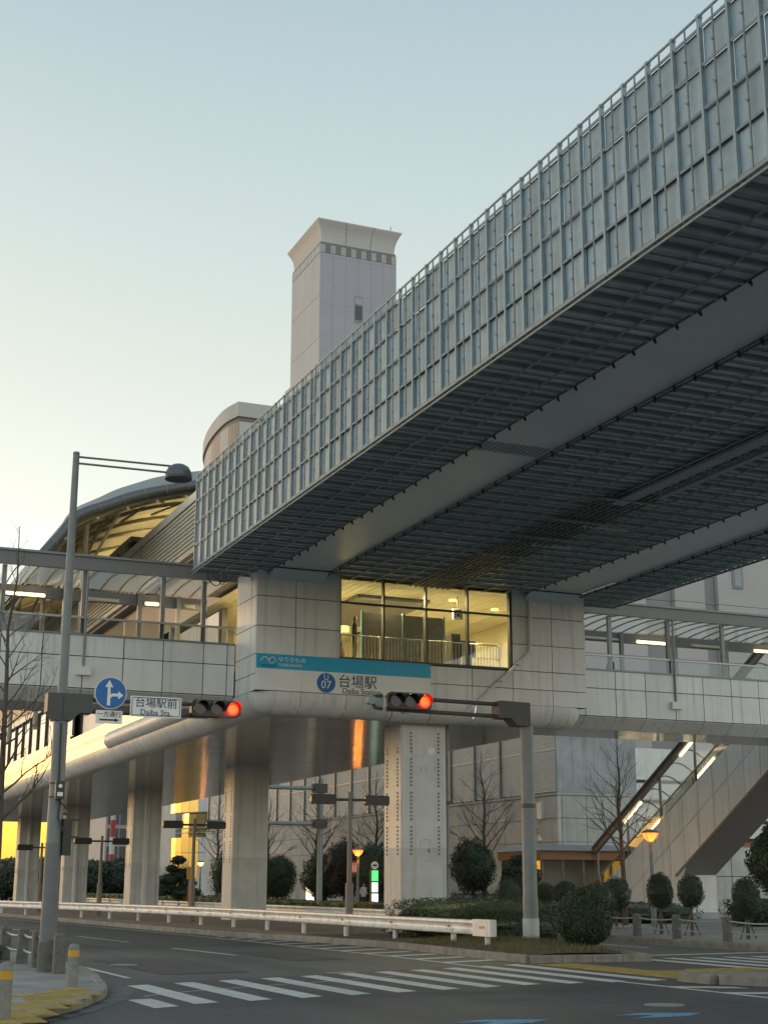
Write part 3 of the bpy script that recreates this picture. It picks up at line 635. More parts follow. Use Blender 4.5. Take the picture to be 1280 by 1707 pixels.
post = MB().box(-.04, .03, -.024, -.017, 0, 3.25).box(-.04, .03, .017, .024, 0, 3.25).box(-.045, -.04, -.027, .027, 0, 3.25).mesh('scaffold_post', 'galvanised')
postcap = MB().box(-.05, .035, -.036, .036, 3.20, 3.265).box(-.065, -.05, -.08, -.03, 3.2, 3.225).mesh('post_coupler', 'galvanised')
pp = MB().cyl((-.03, 0, .02), (-.03, 0, 3.22), .017, n=6)
for z in (.42, 1.18, 1.9, 2.62): pp.bar((-.055, -.05, z), (-.055, .06, z+.035), .012, .012); pp.box(-.06, -.03, -.02, .02, z-.02, z+.012)
pp = pp.mesh('scaffold_tube', 'galvanised_dark')
rl = MB().box(-.055, .0, -.335, .335, 0, .012).box(-.055, -.047, -.335, .335, -.04, 0).mesh('cross_rail', 'galvanised_dark')  # shade beneath each rail put into its darker colour
random.seed(3)
for i in range(NB):
    y0 = YE-BAY*i; yc = y0-BAY/2
    for j in range(4): 
        o = link('sheet_panel', pm_top if j == 3 else pm, B, (BX0+.03+random.uniform(-.003, .006), yc, rows[j]+.01)); o.rotation_euler = (0, random.uniform(-.012, .012), random.uniform(-.012, .012))
    for j in range(5): link('cross_rail', rl, B, (BX0+.022, yc, rows[j]))
    link('scaffold_tube', pp, B, (BX0, yc, 11.52))
    p = link('scaffold_post', post, B, (BX0, y0, 11.5)); link('post_coupler', postcap, p, (BX0, y0, 11.5))
build('top_rail', MB().tube([(BX0-.02, YE+.1, 14.74), (BX0-.02, YN, 14.74)], .024, 8), 'galvanised', B, True)
for dz, dx in ((-.02, -.07), (-.09, -.03), (-.02, .05)):
    build('bottom_tube', MB().tube([(BX0+dx, YE+.12, 11.55+dz), (BX0+dx, YN, 11.55+dz)], .025, 8), 'galvanised', B, True)
build('far_side_sheet', MB().box(BX1, BX1+.02, YN, YE, 11.6, 14.5), 'mesh_sheet', B)
build('far_side_tube', MB().tube([(BX1+.03, YE+.12, 11.53), (BX1+.03, YN, 11.53)], .025, 8), 'galvanised_dark', B)
build('end_tube', MB().tube([(BX0-.1, YE+.02, 11.5), (G1[0], YE+.02, 11.5)], .03, 8).tube([(G2[1], YE+.02, 11.5), (BX1+.2, YE+.02, 11.5)], .03, 8), 'galvanised_dark', B)
for xa, xb, yend, nl in ((BX0+.06, G1[0]-.03, YE, 2), (G1[1]+.03, G2[0]-.03, 43.75, 8), (G2[1]+.03, BX1-.03, YE, 2)):
    wdt = xb-xa
    bd = MB().box(-wdt/2, wdt/2, -.315, -.02, 0, .02).box(-wdt/2, wdt/2, .02, .315, 0, .02).mesh('soffit_board', 'deck_board')
    cb = MB().box(-wdt/2, wdt/2, -.035, .035, -.085, -.005).mesh('cross_bar', 'galvanised_dark')
    cs = MB().cyl((-wdt/2, 0, -.045), (wdt/2, 0, -.045), .02, n=6).mesh('cross_tube', 'galvanised_dark')
    for i in range(NB):
        yc = YE-BAY*(i+.5)
        if yc+BAY/2 > yend: continue
        link('soffit_board', bd, B, ((xa+xb)/2, yc, ZB+.03)); link('cross_bar', cb, B, ((xa+xb)/2, yc+BAY/2, ZB+.03)); link('cross_tube', cs, B, ((xa+xb)/2, yc, ZB+.03))
    for k in range(nl):
        x = xa+wdt*(k+1)/(nl+1); build('long_tube', MB().tube([(x, yend, ZB-.08), (x, YN, ZB-.08)], .022, 6), 'galvanised_dark', B)
    for x in (xa, xb): build('edge_tube', MB().tube([(x, yend, ZB-.02), (x, YN, ZB-.02)], .026, 6), 'bracket_dark', B)
cl = MB().box(-.018, .018, -.018, .018, -.09, .03).box(-.04, .04, -.01, .01, -.065, -.045).box(.01, .03, -.03, .015, -.11, -.085).mesh('clamp', 'cable_black')
for i in range(NB):
    for x in (G1[0]+.02, G1[1]-.02, G2[0]+.02, G2[1]-.02):
        if YE-BAY*i < 43: o = link('clamp', cl, B, (x, YE-BAY*i-.1, ZB)); o.rotation_euler = (0, 0, random.uniform(-.5, .5))
for k in range(8):
    x = 19.45+k*.2; build('conduit', MB().tube([(x, 43.6, ZB-.12), (x, 30.5, ZB-.12)], .03, 6), 'bracket_dark', B)
build('cable_tray', MB().box(19.85, 20.25, YN, 31.5, ZB-.17, ZB-.1), 'galvanised_dark', B); build('cable_duct', MB().box(20.6, 20.78, YN, 30.5, ZB-.2, ZB-.12), 'galvanised_dark', B)
for y in (31, 33.4, 35.5, 38): build('tray_hanger', MB().box(19.2, 21.2, y, y+.08, ZB-.2, ZB-.16), 'galvanised_dark', B)
build('light_batten', MB().box(20.5, 22.0, 34.0, 34.06, ZB-.14, ZB-.1).box(20.3, 21.6, 36.6, 36.66, ZB-.14, ZB-.1), 'tube_off', B)
for k, (xa, xb, sag) in enumerate(((12.7, 13.3, .38), (12.9, 13.6, .22), (13.1, 13.4, .3))):
    build('hanging_cable', MB().tube([(xa+(xb-xa)*t, 44.75+.05*k, 11.5-sag*math.sin(math.pi*t)**.7) for t in [i/10 for i in range(11)]], .016, 6), 'cable_black', B)

# ------------------------------------------------------------------ covered walkways
def walkway(label, xs, posts, tubes, pipe_x, inward):
    x0, x1 = xs[0], xs[-1]
    Wk = thing('covered_walkway', label, 'footbridge', ((x0+x1)/2, 47.8, 7.0), 'covered walkways joining the station')
    Y0, Y1 = 45.95, 49.65
    build('backing', MB().box(x0, x1, Y0+.045, Y0+.15, 7.70, 9.38).box(x0, x1, Y1-.15, Y1, 7.70, 9.38).box(x0, x1, Y0+.55, Y1-.55, 7.30, 8.4), 'joint_dark', Wk)
    build('walk_floor', MB().box(x0, x1, Y0+.15, Y1-.15, 8.4, 8.5), 'interior_floor', Wk)
    for a, b in zip(xs[:-1], xs[1:]):
        pbox('parapet_panel', Wk, 'panel_white', a+.016, b-.016, Y0, Y0+.04, 7.71, 8.705); pbox('parapet_panel', Wk, 'panel_white', a+.016, b-.016, Y0, Y0+.04, 8.735, 9.385)
        build('sloping_panel', MB().hexa([(a+.012, Y0+.03, 7.66), (b-.012, Y0+.03, 7.66), (b-.012, Y0+.55, 7.27), (a+.012, Y0+.55, 7.27), (a+.012, Y0+.06, 7.69), (b-.012, Y0+.06, 7.69), (b-.012, Y0+.58, 7.30), (a+.012, Y0+.58, 7.30)]), 'panel_cream', Wk)
        pbox('soffit_panel', Wk, 'panel_soffit', a+.012, b-.012, Y0+.59, Y1-.5, 7.26, 7.285)
        pbox('balustrade_pane', Wk, 'glass_balustrade', a+.02, b-.02, Y0+.09, Y0+.1, 9.46, 9.94)
        pbox('back_panel', Wk, 'panel_white', a+.012, b-.012, Y1, Y1+.04, 7.71, 9.385); pbox('balustrade_pane', Wk, 'glass_balustrade', a+.02, b-.02, Y1-.1, Y1-.09, 9.46, 9.94)
    build('coping', MB().box(x0, x1, Y0-.03, Y0+.2, 9.39, 9.45).box(x0, x1, Y1-.2, Y1+.03, 9.39, 9.45), 'steel_grey', Wk)
    build('handrail', MB().box(x0, x1, Y0+.05, Y0+.13, 9.95, 10.02).box(x0, x1, Y1-.13, Y1-.05, 9.95, 10.02), 'rail_steel', Wk)
    build('front_beam', MB().box(x0, x1, Y0-.06, Y0+.1, 11.53, 11.95), 'steel_beam', Wk); build('roof_edge', MB().box(x0, x1, Y0-.12, Y0+.14, 11.955, 12.03), 'steel_grey', Wk)
    build('back_beam', MB().box(x0, x1, Y1-.1, Y1+.04, 11.2, 11.6), 'steel_beam', Wk)
    for x in posts:
        pbox('post', Wk, 'steel_grey', x-.07, x+.07, Y0+.14, Y0+.28, 8.5, 11.53); pbox('post', Wk, 'steel_grey', x-.07, x+.07, Y1-.28, Y1-.14, 8.5, 11.6)
    pr = [(Y0+.1+(Y1-Y0-.2)*t, 11.62+.13*math.sin(math.pi*t)) for t in [k/8 for k in range(9)]]
    rx = rng(x0, x1, .655)
    for a, b in zip(rx[:-1], rx[1:]):
        build('roof_pane', MB().grid([[(a+.02, y, z+.04), (b-.02, y, z+.04)] for y, z in pr]), 'glazing', Wk)
        build('roof_rib', MB().tube([(a, y, z) for y, z in pr], .028, 6), 'steel_brown', Wk)
    for xa, xb, lit in tubes:
        t = build('tube_light', MB().tube([(xa, Y1-.17, 11.27), (xb, Y1-.17, 11.27)], .045, 8), 'tube_lit' if lit else 'tube_off', Wk)
        build('lamp_housing', MB().box(xa-.05, xb+.05, Y1-.14, Y1-.1, 11.23, 11.36), 'tube_off', t)
    build('downpipe', MB().cyl((pipe_x, Y0-.05, 11.5), (pipe_x, Y0-.05, 8.36), .04, n=8), 'steel_grey', Wk, True)
    pbox('pipe_box', Wk, 'panel_white', pipe_x-.24, pipe_x+.24, Y0-.16, Y0, 8.1, 8.37)
    return Wk
lx = [x for x in (14.10, 13.83, 13.02, 11.66, 10.35, 9.05, 7.75, 6.44, 5.13, 3.82, 2.51, 1.2, -.11)][::-1]
walkway('covered footbridge with glass balustrade at left, joining the station behind the lamp post', lx, (13.02, 11.62, 9.0, 6.44, 3.82, 1.2), ((7.0, 8.3, True), (9.75, 10.86, False), (11.86, 12.3, True), (5.0, 6.1, True), (13.3, 13.6, False)), 9.06, 1)
rx_ = [26.35, 27.55, 28.86, 30.17, 31.48, 32.76, 34.06, 35.35, 36.65, 37.95, 39.25, 40.55, 41.85, 43.15, 44.45]
walkway('covered footbridge with glass balustrade at right, above the outdoor stair', rx_, (28.8, 31.4, 33.92, 36.5, 39.1, 41.7), ((26.5, 28.1, True), (29.7, 31.3, False), (32.2, 33.7, True), (34.9, 36.3, False), (38, 39.4, True)), 31.48, -1)

# ------------------------------------------------------------------ arched platform roof
A = thing('arched_station_roof', 'arched grey platform roof with yellowish underside and thick edge tube', 'roof', (20.2, 60, 14))
ptsL = [(9.3, 14.3), (10.06, 15.29), (10.69, 16.15), (11.93, 16.75), (12.73, 17.13), (13.66, 17.46), (14.55, 17.72), (15.63, 18.0), (18, 18.4), (20.2, 18.5)]
prof = ptsL+[(40.4-x, z) for x, z in reversed(ptsL[:-1])]
prof = catmull(prof, 3)
def arch(y, s, dz):
    f = 1+.32*min(1, (y-57)/9); return [((x-20.2)*s+20.2, y, (z-18.5)*f+18.5+dz) for x, z in prof]
front = arch(57, 1.0, 0)
build('edge_tube', MB().tube(front, .21, 12), 'tube_grey', A, True)
joints = MB()
for k in range(2, len(front)-2, 3): joints.tube([front[k], Vector(front[k])+(Vector(front[k+1])-Vector(front[k])).normalized()*.06], .222, 12)
build('tube_joint', joints, 'steel_brown', A)
yseq = [57, 59, 62, 66]; up_ = [arch(57, 1.0, .16), arch(59, .975, .8), arch(62, .93, 1.9), arch(66, .87, 2.95)]
build('roof_skin', MB().grid(up_+[arch(y, .87, 2.95) for y in (75, 90, 110, 128)]), 'roof_top', A, True)
lin = [[(p[0], p[1], p[2]-.2) for p in a_] for a_ in up_+[arch(y, .87, 2.95) for y in (75, 90, 110, 128)]]
build('ceiling_lining', MB().grid(lin), 'roof_under', A, True)
for i, y in enumerate((58.5, 61, 63.5, 66, 69, 72, 75, 79, 83, 88, 94, 100)):
    s_ = 1.0-.13*min(1, (y-57)/9); dz = 2.4*min(1, (y-57)/9)
    build('arch_rib', MB().tube([(p[0], p[1], p[2]-.35) for p in arch(y, s_, dz)], .1, 6), 'strut_cream', A, True)
for k in range(4, len(front)-4, 4):
    for j in range(5):
        ya, yb = 57+j*2.6, 57+(j+1)*2.6
        fa = 1-.13*min(1, (ya-57)/9); da = 2.3*min(1, (ya-57)/9); fb = 1-.13*min(1, (yb-57)/9); db = 2.3*min(1, (yb-57)/9)
        a = arch(ya, fa, da)[k]; b = arch(yb, fb, db)[k+(2 if j % 2 else -2)]
        build('diagonal_strut', MB().bar((a[0], a[1], a[2]-.45), (b[0], b[1], b[2]-.45), .09, .09), 'strut_cream', A)
for x, y in ((11.6, 60), (12.0, 66), (12.0, 72), (12.0, 80), (28.8, 60), (28.6, 70)):
    zt = 16.6 if y < 61 else 17.4
    build('roof_post', MB().cyl((x, y, 9), (x+.05, y, zt), .12, n=8).cyl((x, y, 14.2), (x+1.6 if x < 20 else x-1.6, y, zt+1.0), .07, n=6), 'strut_cream', A)
for y in (74, 84, 94):
    build('platform_lamp', MB().box(14.6, 14.75, y-1.0, y+1.0, 15.5, 15.56), 'tube_lit', A); area_light('platform_light', (19.5, y, 15.6), 3.0, 170, (1, .82, .45), A).rotation_euler = (rad(180), rad(15), 0)

# ------------------------------------------------------------------ train at the platform
T = thing('train', 'grey rubber-tyred train with sloping dark windscreen standing at the platform', 'train', (16.6, 69, 14.9))
tp = [(15.32, 14.95), (17.85, 14.95), (17.85, 18.0), (17.5, 18.55), (15.75, 18.55), (15.3, 18.1)]
tb = MB(); n = len(tp); off = [0, 0, .55, .9, .9, .5]
tb.v += [(x, 68.6+o, z) for (x, z), o in zip(tp, off)]+[(x, 92, z) for x, z in tp]
tb.f += [tuple(reversed(range(n))), tuple(range(n, 2*n))]+[(i, (i+1) % n, n+(i+1) % n, n+i) for i in range(n)]
build('body', tb, 'train_grey', T)
build('windscreen', MB().hexa([(15.62, 68.82, 16.2), (17.55, 68.82, 16.2), (17.55, 68.8, 16.2), (15.62, 68.8, 16.2), (15.7, 69.12, 18.2), (17.5, 69.12, 18.2), (17.5, 69.4, 18.2), (15.7, 69.4, 18.2)]), 'glass_dark', T)
build('windscreen_wiper', MB().bar((15.9, 68.6, 16.3), (16.4, 68.85, 17.3), .03, .03), 'sign_black', T)
for i in range(8): pbox('side_window', T, 'glass_dark', 15.27, 15.3, 70.0+i*2.7, 71.9+i*2.7, 16.5, 17.7)
for x in (15.6, 17.5): build('headlight', MB().box(x-.12, x+.12, 68.55, 68.82, 15.6, 15.75), 'sign_white', T)

# ------------------------------------------------------------------ hotel tower
H = thing('hotel_tower', 'tall grey hotel tower with flared crown and checkered band under it', 'tower', (96.3, 248, 0))
tx0, tx1, ty0, ty1, TT = 88.4, 104.3, 240.0, 256.2, 119.6
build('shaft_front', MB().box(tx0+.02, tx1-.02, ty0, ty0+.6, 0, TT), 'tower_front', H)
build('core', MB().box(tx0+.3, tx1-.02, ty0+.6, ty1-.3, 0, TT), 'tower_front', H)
for a, b in zip(rng(ty0+.02, ty1, 4.05)[:-1], rng(ty0+.02, ty1, 4.05)[1:]):
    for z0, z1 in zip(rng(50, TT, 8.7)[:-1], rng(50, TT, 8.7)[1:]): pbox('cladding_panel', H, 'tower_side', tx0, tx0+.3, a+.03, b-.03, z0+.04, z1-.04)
build('lower_shoulder', MB().box(tx0-.35, tx0+.28, ty0+1.0, ty1+2, 0, 97), 'tower_side', H)
build('neck', MB().box(tx0+.06, tx1-.1, ty0+.06, ty1-.1, TT, 121.9), 'tower_tile_dark', H)
nt_ = 15
for i in range(nt_):
    a, b = tx0+(tx1-tx0)*i/nt_, tx0+(tx1-tx0)*(i+1)/nt_
    pbox('checker_tile', H, 'tower_tile_pale' if i % 2 == 0 else 'tower_tile_dark', a+.02, b-.02, ty0, ty0+.08, TT+.1, 121.4)
    a, b = ty0+(ty1-ty0)*i/nt_, ty0+(ty1-ty0)*(i+1)/nt_
    pbox('checker_tile', H, 'tower_tile_pale' if i % 2 == 0 else 'tower_side', tx0-.02, tx0+.08, a+.02, b-.02, TT+.1, 121.4)
def ring(e, z): return [(tx0-e, ty0-e, z), (tx1+e, ty0-e, z), (tx1+e, ty1+e, z), (tx0-e, ty1+e, z)]
cp = [(-.3, 121.4), (-.3, 122.6), (-.22, 123.4), (-.05, 124.2), (.2, 124.9), (.5, 125.5), (.82, 126.1), (.86, 126.35)]
cw = MB(); rr_ = [ring(e, z) for e, z in cp]
cw.grid([r+[r[0]] for r in rr_]); cw.f.append(tuple(len(cw.v)-5+i for i in range(4)))
build('flared_crown', cw, 'tower_crown', H)
for fx in (1/3, 2/3):
    build('crown_seam', MB().tube([(tx0+(tx1-tx0)*fx+(fx-.5)*2*e, ty0-e-.02, z) for e, z in cp], .05, 4), 'tower_tile_dark', H)
for k, z in enumerate((107.8, 97.5, 86)):
    wdw = build('tower_window', MB().box(95.5, 97.3, ty0-.02, ty0+.1, z-1.6, z+3.9), 'wing_dark', H)
    build('window_pane', MB().box(95.7, 97.1, ty0-.05, ty0-.02, z-.9, z+2.0), 'glass_dark', wdw); build('spandrel', MB().box(95.6, 97.2, ty0-.06, ty0-.02, z+2.3, z+3.6), 'tower_front', wdw)
for z in rng(70, 119, 9.8): build('facade_groove', MB().box(tx0+.02, tx1-.02, ty0-.012, ty0, z-.03, z+.03), 'wing_dark', H)
for x in (91, 93.7, 96.35, 99.0, 101.6): build('facade_groove', MB().box(x-.03, x+.03, ty0-.012, ty0, 60, TT), 'wing_dark', H)
build('roof_mast', MB().cyl((103.5, 241, 126.3), (103.5, 241, 128.2), .08, n=6), 'steel_grey', H)

# rounded hotel block left of the tower
Rb = thing('rounded_hotel_block', 'pale hotel block with bulging left side and tan wall stripes under a deep parapet', 'building', (75, 210, 0))
side = catmull([(58.5, 192.0), (57.85, 195.0), (57.7, 198.5), (58.05, 204.5), (58.8, 210), (60.2, 216), (63.5, 224), (68, 231)], 3)
def plan(e): return [(96, 192-e)]+[(x-e, y-(e if k == 0 else 0)) for k, (x, y) in enumerate(side)]+[(96, 231)]
def shellband(name, e, z0, z1, mat): build(name, MB().prism(list(reversed(plan(e))), lambda a, b: (a, b, z0), lambda a, b: (a, b, z1)), mat, Rb)
shellband('core', -.4, 0, 69, 'round_pale'); shellband('parapet', .25, 67.8, 70.0, 'round_pale'); shellband('shadow_gap', -.1, 67.1, 67.8, 'steel_brown')
for j, (z0, z1) in enumerate(zip(rng(40, 67.1, 3.4)[:-1], rng(40, 67.1, 3.4)[1:])):
    for k in range(0, len(side)-1):
        a, b = Vector(side[k]), Vector(side[k+1]); d = (b-a).normalized()*.03; nrm = Vector((-d.y, d.x)).normalized()*.35
        build('cladding_panel', MB().hexa([(*(a+d), z0+.03), (*(b-d), z0+.03), (*(b-d-nrm), z0+.03), (*(a+d-nrm), z0+.03), (*(a+d), z1-.03), (*(b-d), z1-.03), (*(b-d-nrm), z1-.03), (*(a+d-nrm), z1-.03)]), 'round_tan' if ((j//2+k//3) % 2 == 1) else 'round_pale', Rb)
    panels_y(Rb, 'cladding_panel', 'round_pale', rng(58.55, 96, 4.68), [z0, z1], 191.98, .2, .06)

# hotel wing behind the right walkway
Wn = thing('hotel_wing', 'pale grey hotel wing with dark vertical bands and small square windows at right', 'building', (85, 110, 0))
build('core', MB().box(60, 130, 105.4, 118, 0, 52), 'wing_dark', Wn)
bx = 60.0; pat = [(5.2, 0), (4.0, 0), (3.0, 1), (3.2, 0), (1.4, 1), (6.0, 0), (2.2, 1), (6, 0), (3.0, 1), (3.2, 0), (1.4, 1), (6, 0), (3, 1), (6, 0), (3, 1), (6, 0)]
for wd_, dk in pat:
    for z0, z1 in zip(rng(0, 52, 5.2)[:-1], rng(0, 52, 5.2)[1:]):
        yb_ = 105.2 if dk else 104.7
        pbox('facade_panel', Wn, 'wing_dark' if dk else 'wing_pale', bx+.02, bx+wd_-.02, yb_, yb_+.6, z0+.02, z1-.02)
        if not dk and wd_ > 5:
            for wx in (bx+1.6,):
                wdw = pbox('window', Wn, 'wing_dark', wx, wx+1.1, 104.55, 104.68, z0+1.6, z0+3.9); pbox('pane', wdw, 'glass_sky', wx+.2, wx+.9, 104.53, 104.55, z0+1.8, z0+3.7)
    bx += wd_
PW = thing('boundary_wall', 'beige panelled boundary wall seen under the outdoor stair', 'wall', (55, 72, 0))
panels_y(PW, 'wall_panel', 'concrete_wall', rng(46, 66, 1.7), [.15, 2.2, 3.9], 72, .25, .05)
build('wall_core', MB().box(46.02, 66, 72.2, 72.4, .1, 3.85), 'concrete_rough', PW)
LB = thing('banded_annex', 'low white annex with stepped horizontal bands and terracotta base behind the stair', 'building', (64, 96, 0))
for k, (z0, z1, dx) in enumerate(((3.5, 5.0, 0), (5.3, 6.4, .5), (6.7, 7.8, .2), (8.1, 9.3, .6), (9.6, 12, .3))): pbox('wall_band', LB, 'panel_white' if k else 'terracotta', 50+dx, 78, 96-dx, 100, z0, z1)
pbox('shadow_core', LB, 'wing_dark', 50.8, 78, 96.6, 99.9, 3.5, 11.9); pbox('base_wall', LB, 'concrete_wall', 50, 78, 96.5, 100, 0.1, 3.5)

# ------------------------------------------------------------------ concrete shopping building behind the station
K = thing('concrete_mall', 'long concrete building with louvre bands and panel walls behind the station columns', 'building', (50, 105, 0))
KX, KY0, KY1, KX1 = 44.0, 77.0, 152.0, 49.6
build('core', MB().box(KX+.3, KX1, KY0+.3, KY1, 0, 12.6), 'concrete_rough', K)
ky = rng(KY0, KY1, 2.27)
zs_ = [.15, 1.3, 2.75, 4.2, 5.6, 6.95]
random.seed(5)
panels_x(K, 'concrete_panel', 'concrete_wall', ky, zs_, KX, .28, .03)
panels_y(K, 'concrete_panel', 'concrete_wall', [KX+.3, 46.0, 47.8, KX1], zs_, KY0, .28, .03)
build('ledge', MB().box(KX-.06, KX+.3, KY0-.06, KY1, 6.96, 7.1).box(KX+.3, KX1, KY0-.06, KY0+.3, 6.96, 7.1), 'concrete_wall', K)
lm = MB()
for i in range(44): z = 7.2+i*.122; lm.hexa([(-.01, -1.72, z), (.0, -1.72, z), (.0, 1.72, z), (-.01, 1.72, z), (.03, -1.72, z+.1), (.04, -1.72, z+.1), (.04, 1.72, z+.1), (.03, 1.72, z+.1)])
lm.box(.02, .07, -.03, .03, 7.12, 12.5).box(-.02, .0, -1.75, 1.75, 9.7, 9.8)
LM = lm.mesh('louvre_panel', 'louver_cream')
yb = KY0+1.9
while yb < KY1:
    link('louvre_panel', LM, K, (KX+.1, yb, 0)); pbox('louvre_pier', K, 'steel_beam', KX-.02, KX+.28, yb+1.76, yb+1.96, 7.11, 12.5)
    build('louvre_back', MB().box(KX+.22, KX+.29, yb-1.75, yb+1.75, 7.11, 12.5), 'concrete_wall', K); yb += 3.72
pbox('corner_pier', K, 'concrete_rough', KX-.01, KX+.6, KY0-.05, KY0+.12, 7.11, 12.5)
build('rough_wall', MB().box(KX+.62, KX1, KY0+.0, KY0+.29, 7.11, 12.5), 'concrete_rough', K)
pbox('utility_box', K, 'panel_white', KX-.16, KX, 78.7, 79.3, 5.6, 6.6)
# curved end with balcony, sunset gold painted on its left panels
Ke = thing('curved_mall_end', 'curved cream building end with sunset gold painted on its left far behind the columns', 'building', (48, 165, 0))
for j, (z0, z1) in enumerate(((.15, 3.0), (3.02, 5.2), (5.25, 6.9), (9.7, 14))):
    for k in range(10):
        a0, a1 = rad(180+k*9), rad(180+k*9+8.7); r = 9.0 if z0 < 6.5 else 9.2
        build('curved_panel', MB().hexa([(53+r*math.cos(a0), 166+r*math.sin(a0), z0), (53+r*math.cos(a1), 166+r*math.sin(a1), z0), (53+(r-.4)*math.cos(a1), 166+(r-.4)*math.sin(a1), z0), (53+(r-.4)*math.cos(a0), 166+(r-.4)*math.sin(a0), z0),
              (53+r*math.cos(a0), 166+r*math.sin(a0), z1), (53+r*math.cos(a1), 166+r*math.sin(a1), z1), (53+(r-.4)*math.cos(a1), 166+(r-.4)*math.sin(a1), z1), (53+(r-.4)*math.cos(a0), 166+(r-.4)*math.sin(a0), z1)]), 'panel_sunset_tint' if k < 4 else 'panel_cream', Ke)
build('dark_recess', MB().lathe([(7.6, 6.9), (7.6, 9.7)], (53, 166, 0), 32), 'glass_dark', Ke)
build('balcony_rail', MB().tube([(53+8.9*math.cos(rad(180+k*5)), 166+8.9*math.sin(rad(180+k*5)), 7.9) for k in range(19)], .06, 6).tube([(53+8.9*math.cos(rad(180+k*5)), 166+8.9*math.sin(rad(180+k*5)), 7.4) for k in range(19)], .05, 6), 'rail_steel', Ke)
build('end_wall', MB().box(46, 62, 172, 186, .1, 16), 'concrete_wall', Ke)

# ------------------------------------------------------------------ outdoor stair with glazed roof
St = thing('covered_stair', 'covered outdoor stair with panelled side wall and lit arched roof', 'stair', (41, 58, 0))
SX0, SX1 = 40.0, 42.2
sl_ = math.tan(rad(28.6))
def ptop(y): return 7.79-(y-54.5)*sl_       # parapet top line
def pbot(y): return 6.46-(y-51.67)*(.590)    # wall bottom line
YP = 58.99
ysn = [48.6]+rng(49.8, 66.6, 1.16)
for a, b in zip(ysn[:-1], ysn[1:]):
    for f0, f1 in ((0, .42), (.42, 1)):
        def zz_(y, f): 
            bot = max(.45, pbot(y)) if y < YP else .45
            top = ptop(y)-.02; jn = 7.62-(y-53.41)*.587
            jn = max(bot, min(top, jn-.55))
            return [bot, jn, top][{0: 0, .42: 1, 1: 2}[f]]
        q = [(a+.02, zz_(a, f0)+.016), (b-.02, zz_(b, f0)+.016), (b-.02, zz_(b, f1)-.016), (a+.02, zz_(a, f1)-.016)]
        if q[3][1]-q[0][1] < .04 or q[2][1]-q[1][1] < .04: continue
        build('wall_panel', MB().prism(q, lambda u, v: (SX0+.05, u, v), lambda u, v: (SX0, u, v)), 'panel_cream', St)
bk = [(48.6, pbot(48.6)+.02), (YP, pbot(YP)+.02), (YP, .16), (66.6, .16), (66.6, ptop(66.6)-.03), (48.6, ptop(48.6)-.03)]
build('wall_backing', MB().prism(bk, lambda u, v: (SX0+.2, u, v), lambda u, v: (SX0+.055, u, v)), 'joint_dark', St)
build('far_wall', MB().prism(bk, lambda u, v: (SX1, u, v), lambda u, v: (SX1-.15, u, v)), 'panel_cream', St)
build('stair_soffit', MB().hexa([(SX0+.0, 46, pbot(46)), (SX1, 46, pbot(46)), (SX1, YP, pbot(YP)), (SX0+.0, YP, pbot(YP)), (SX0, 46, pbot(46)+.06), (SX1, 46, pbot(46)+.06), (SX1, YP, pbot(YP)+.06), (SX0, YP, pbot(YP)+.06)]), 'steel_brown', St)
build('pier', MB().box(SX0+.02, SX1+.004, YP-.02, YP+.6, .45, pbot(YP)+.05), 'panel_cream', St); build('plinth', MB().box(SX0-.05, SX1+.03, YP-.05, 66.7, .1, .445), 'concrete_rough', St)
build('soffit_edge', MB().bar((SX0-.03, 47, pbot(47)-.02), (SX0-.03, YP, pbot(YP)-.02), .08, .1), 'steel_brown', St)
gl_ = rng(50, 66.4, 1.64)
for a, b in zip(gl_[:-1], gl_[1:]):
    build('balustrade_pane', MB().hexa([(SX0+.06, a+.02, ptop(a)), (SX0+.06, b-.02, ptop(b)), (SX0+.075, b-.02, ptop(b)), (SX0+.075, a+.02, ptop(a)), (SX0+.06, a+.02, ptop(a)+.55), (SX0+.06, b-.02, ptop(b)+.55), (SX0+.075, b-.02, ptop(b)+.55), (SX0+.075, a+.02, ptop(a)+.55)]), 'glass_balustrade', St)
build('handrail', MB().bar((SX0+.07, 49.5, ptop(49.5)+.6), (SX0+.07, 66.6, ptop(66.6)+.6), .06, .06), 'rail_steel', St)
def rtop(y): return 8.17-(y-57.86)*.565
build('roof_beam', MB().bar((SX0, 49.8, rtop(49.8)+.0), (SX0, 66.4, rtop(66.4)), .18, .34), 'steel_brown', St)
build('far_roof_beam', MB().bar((SX1, 49.8, rtop(49.8)), (SX1, 66.4, rtop(66.4)), .18, .3), 'panel_cream', St)
build('gutter', MB().tube([(SX0-.14, 49.8, rtop(49.8)+.16), (SX0-.14, 66.3, rtop(66.3)+.16)], .06, 6), 'steel_grey', St)
for k, y in enumerate(rng(50.2, 66.2, 1.0)):
    build('roof_rib', MB().tube([(SX0+(SX1-SX0)*t, y, rtop(y)+.1+.55*math.sin(math.pi*t)) for t in [i/8 for i in range(9)]], .035, 6), 'steel_brown', St)
    if y < 66: build('roof_pane', MB().grid([[(SX0+(SX1-SX0)*t, yy_, rtop(yy_)+.14+.55*math.sin(math.pi*t)) for t in [i/8 for i in range(9)]] for yy_ in (y+.02, y+.98)]), 'glazing', St)
    if k % 3 == 1: [build('post', MB().cyl((px0, y, ptop(y)-.4), (px0, y, rtop(y)), .07, n=8), 'steel_grey', St) for px0 in (SX0+.12, SX1-.12)]
for x, ya, yb, za, zb_ in ((SX0+.1, 56.9, 58.35, 0, 0), (SX0+.1, 61.9, 63.5, 0, 0), (SX1-.14, 58.4, 59.9, 0, 0), (SX1-.14, 63.1, 64.6, 0, 0)):
    dz = -.24
    build('tube_light', MB().tube([(x, ya, rtop(ya)+dz), (x, yb, rtop(yb)+dz)], .055, 8), 'tube_lit', St)
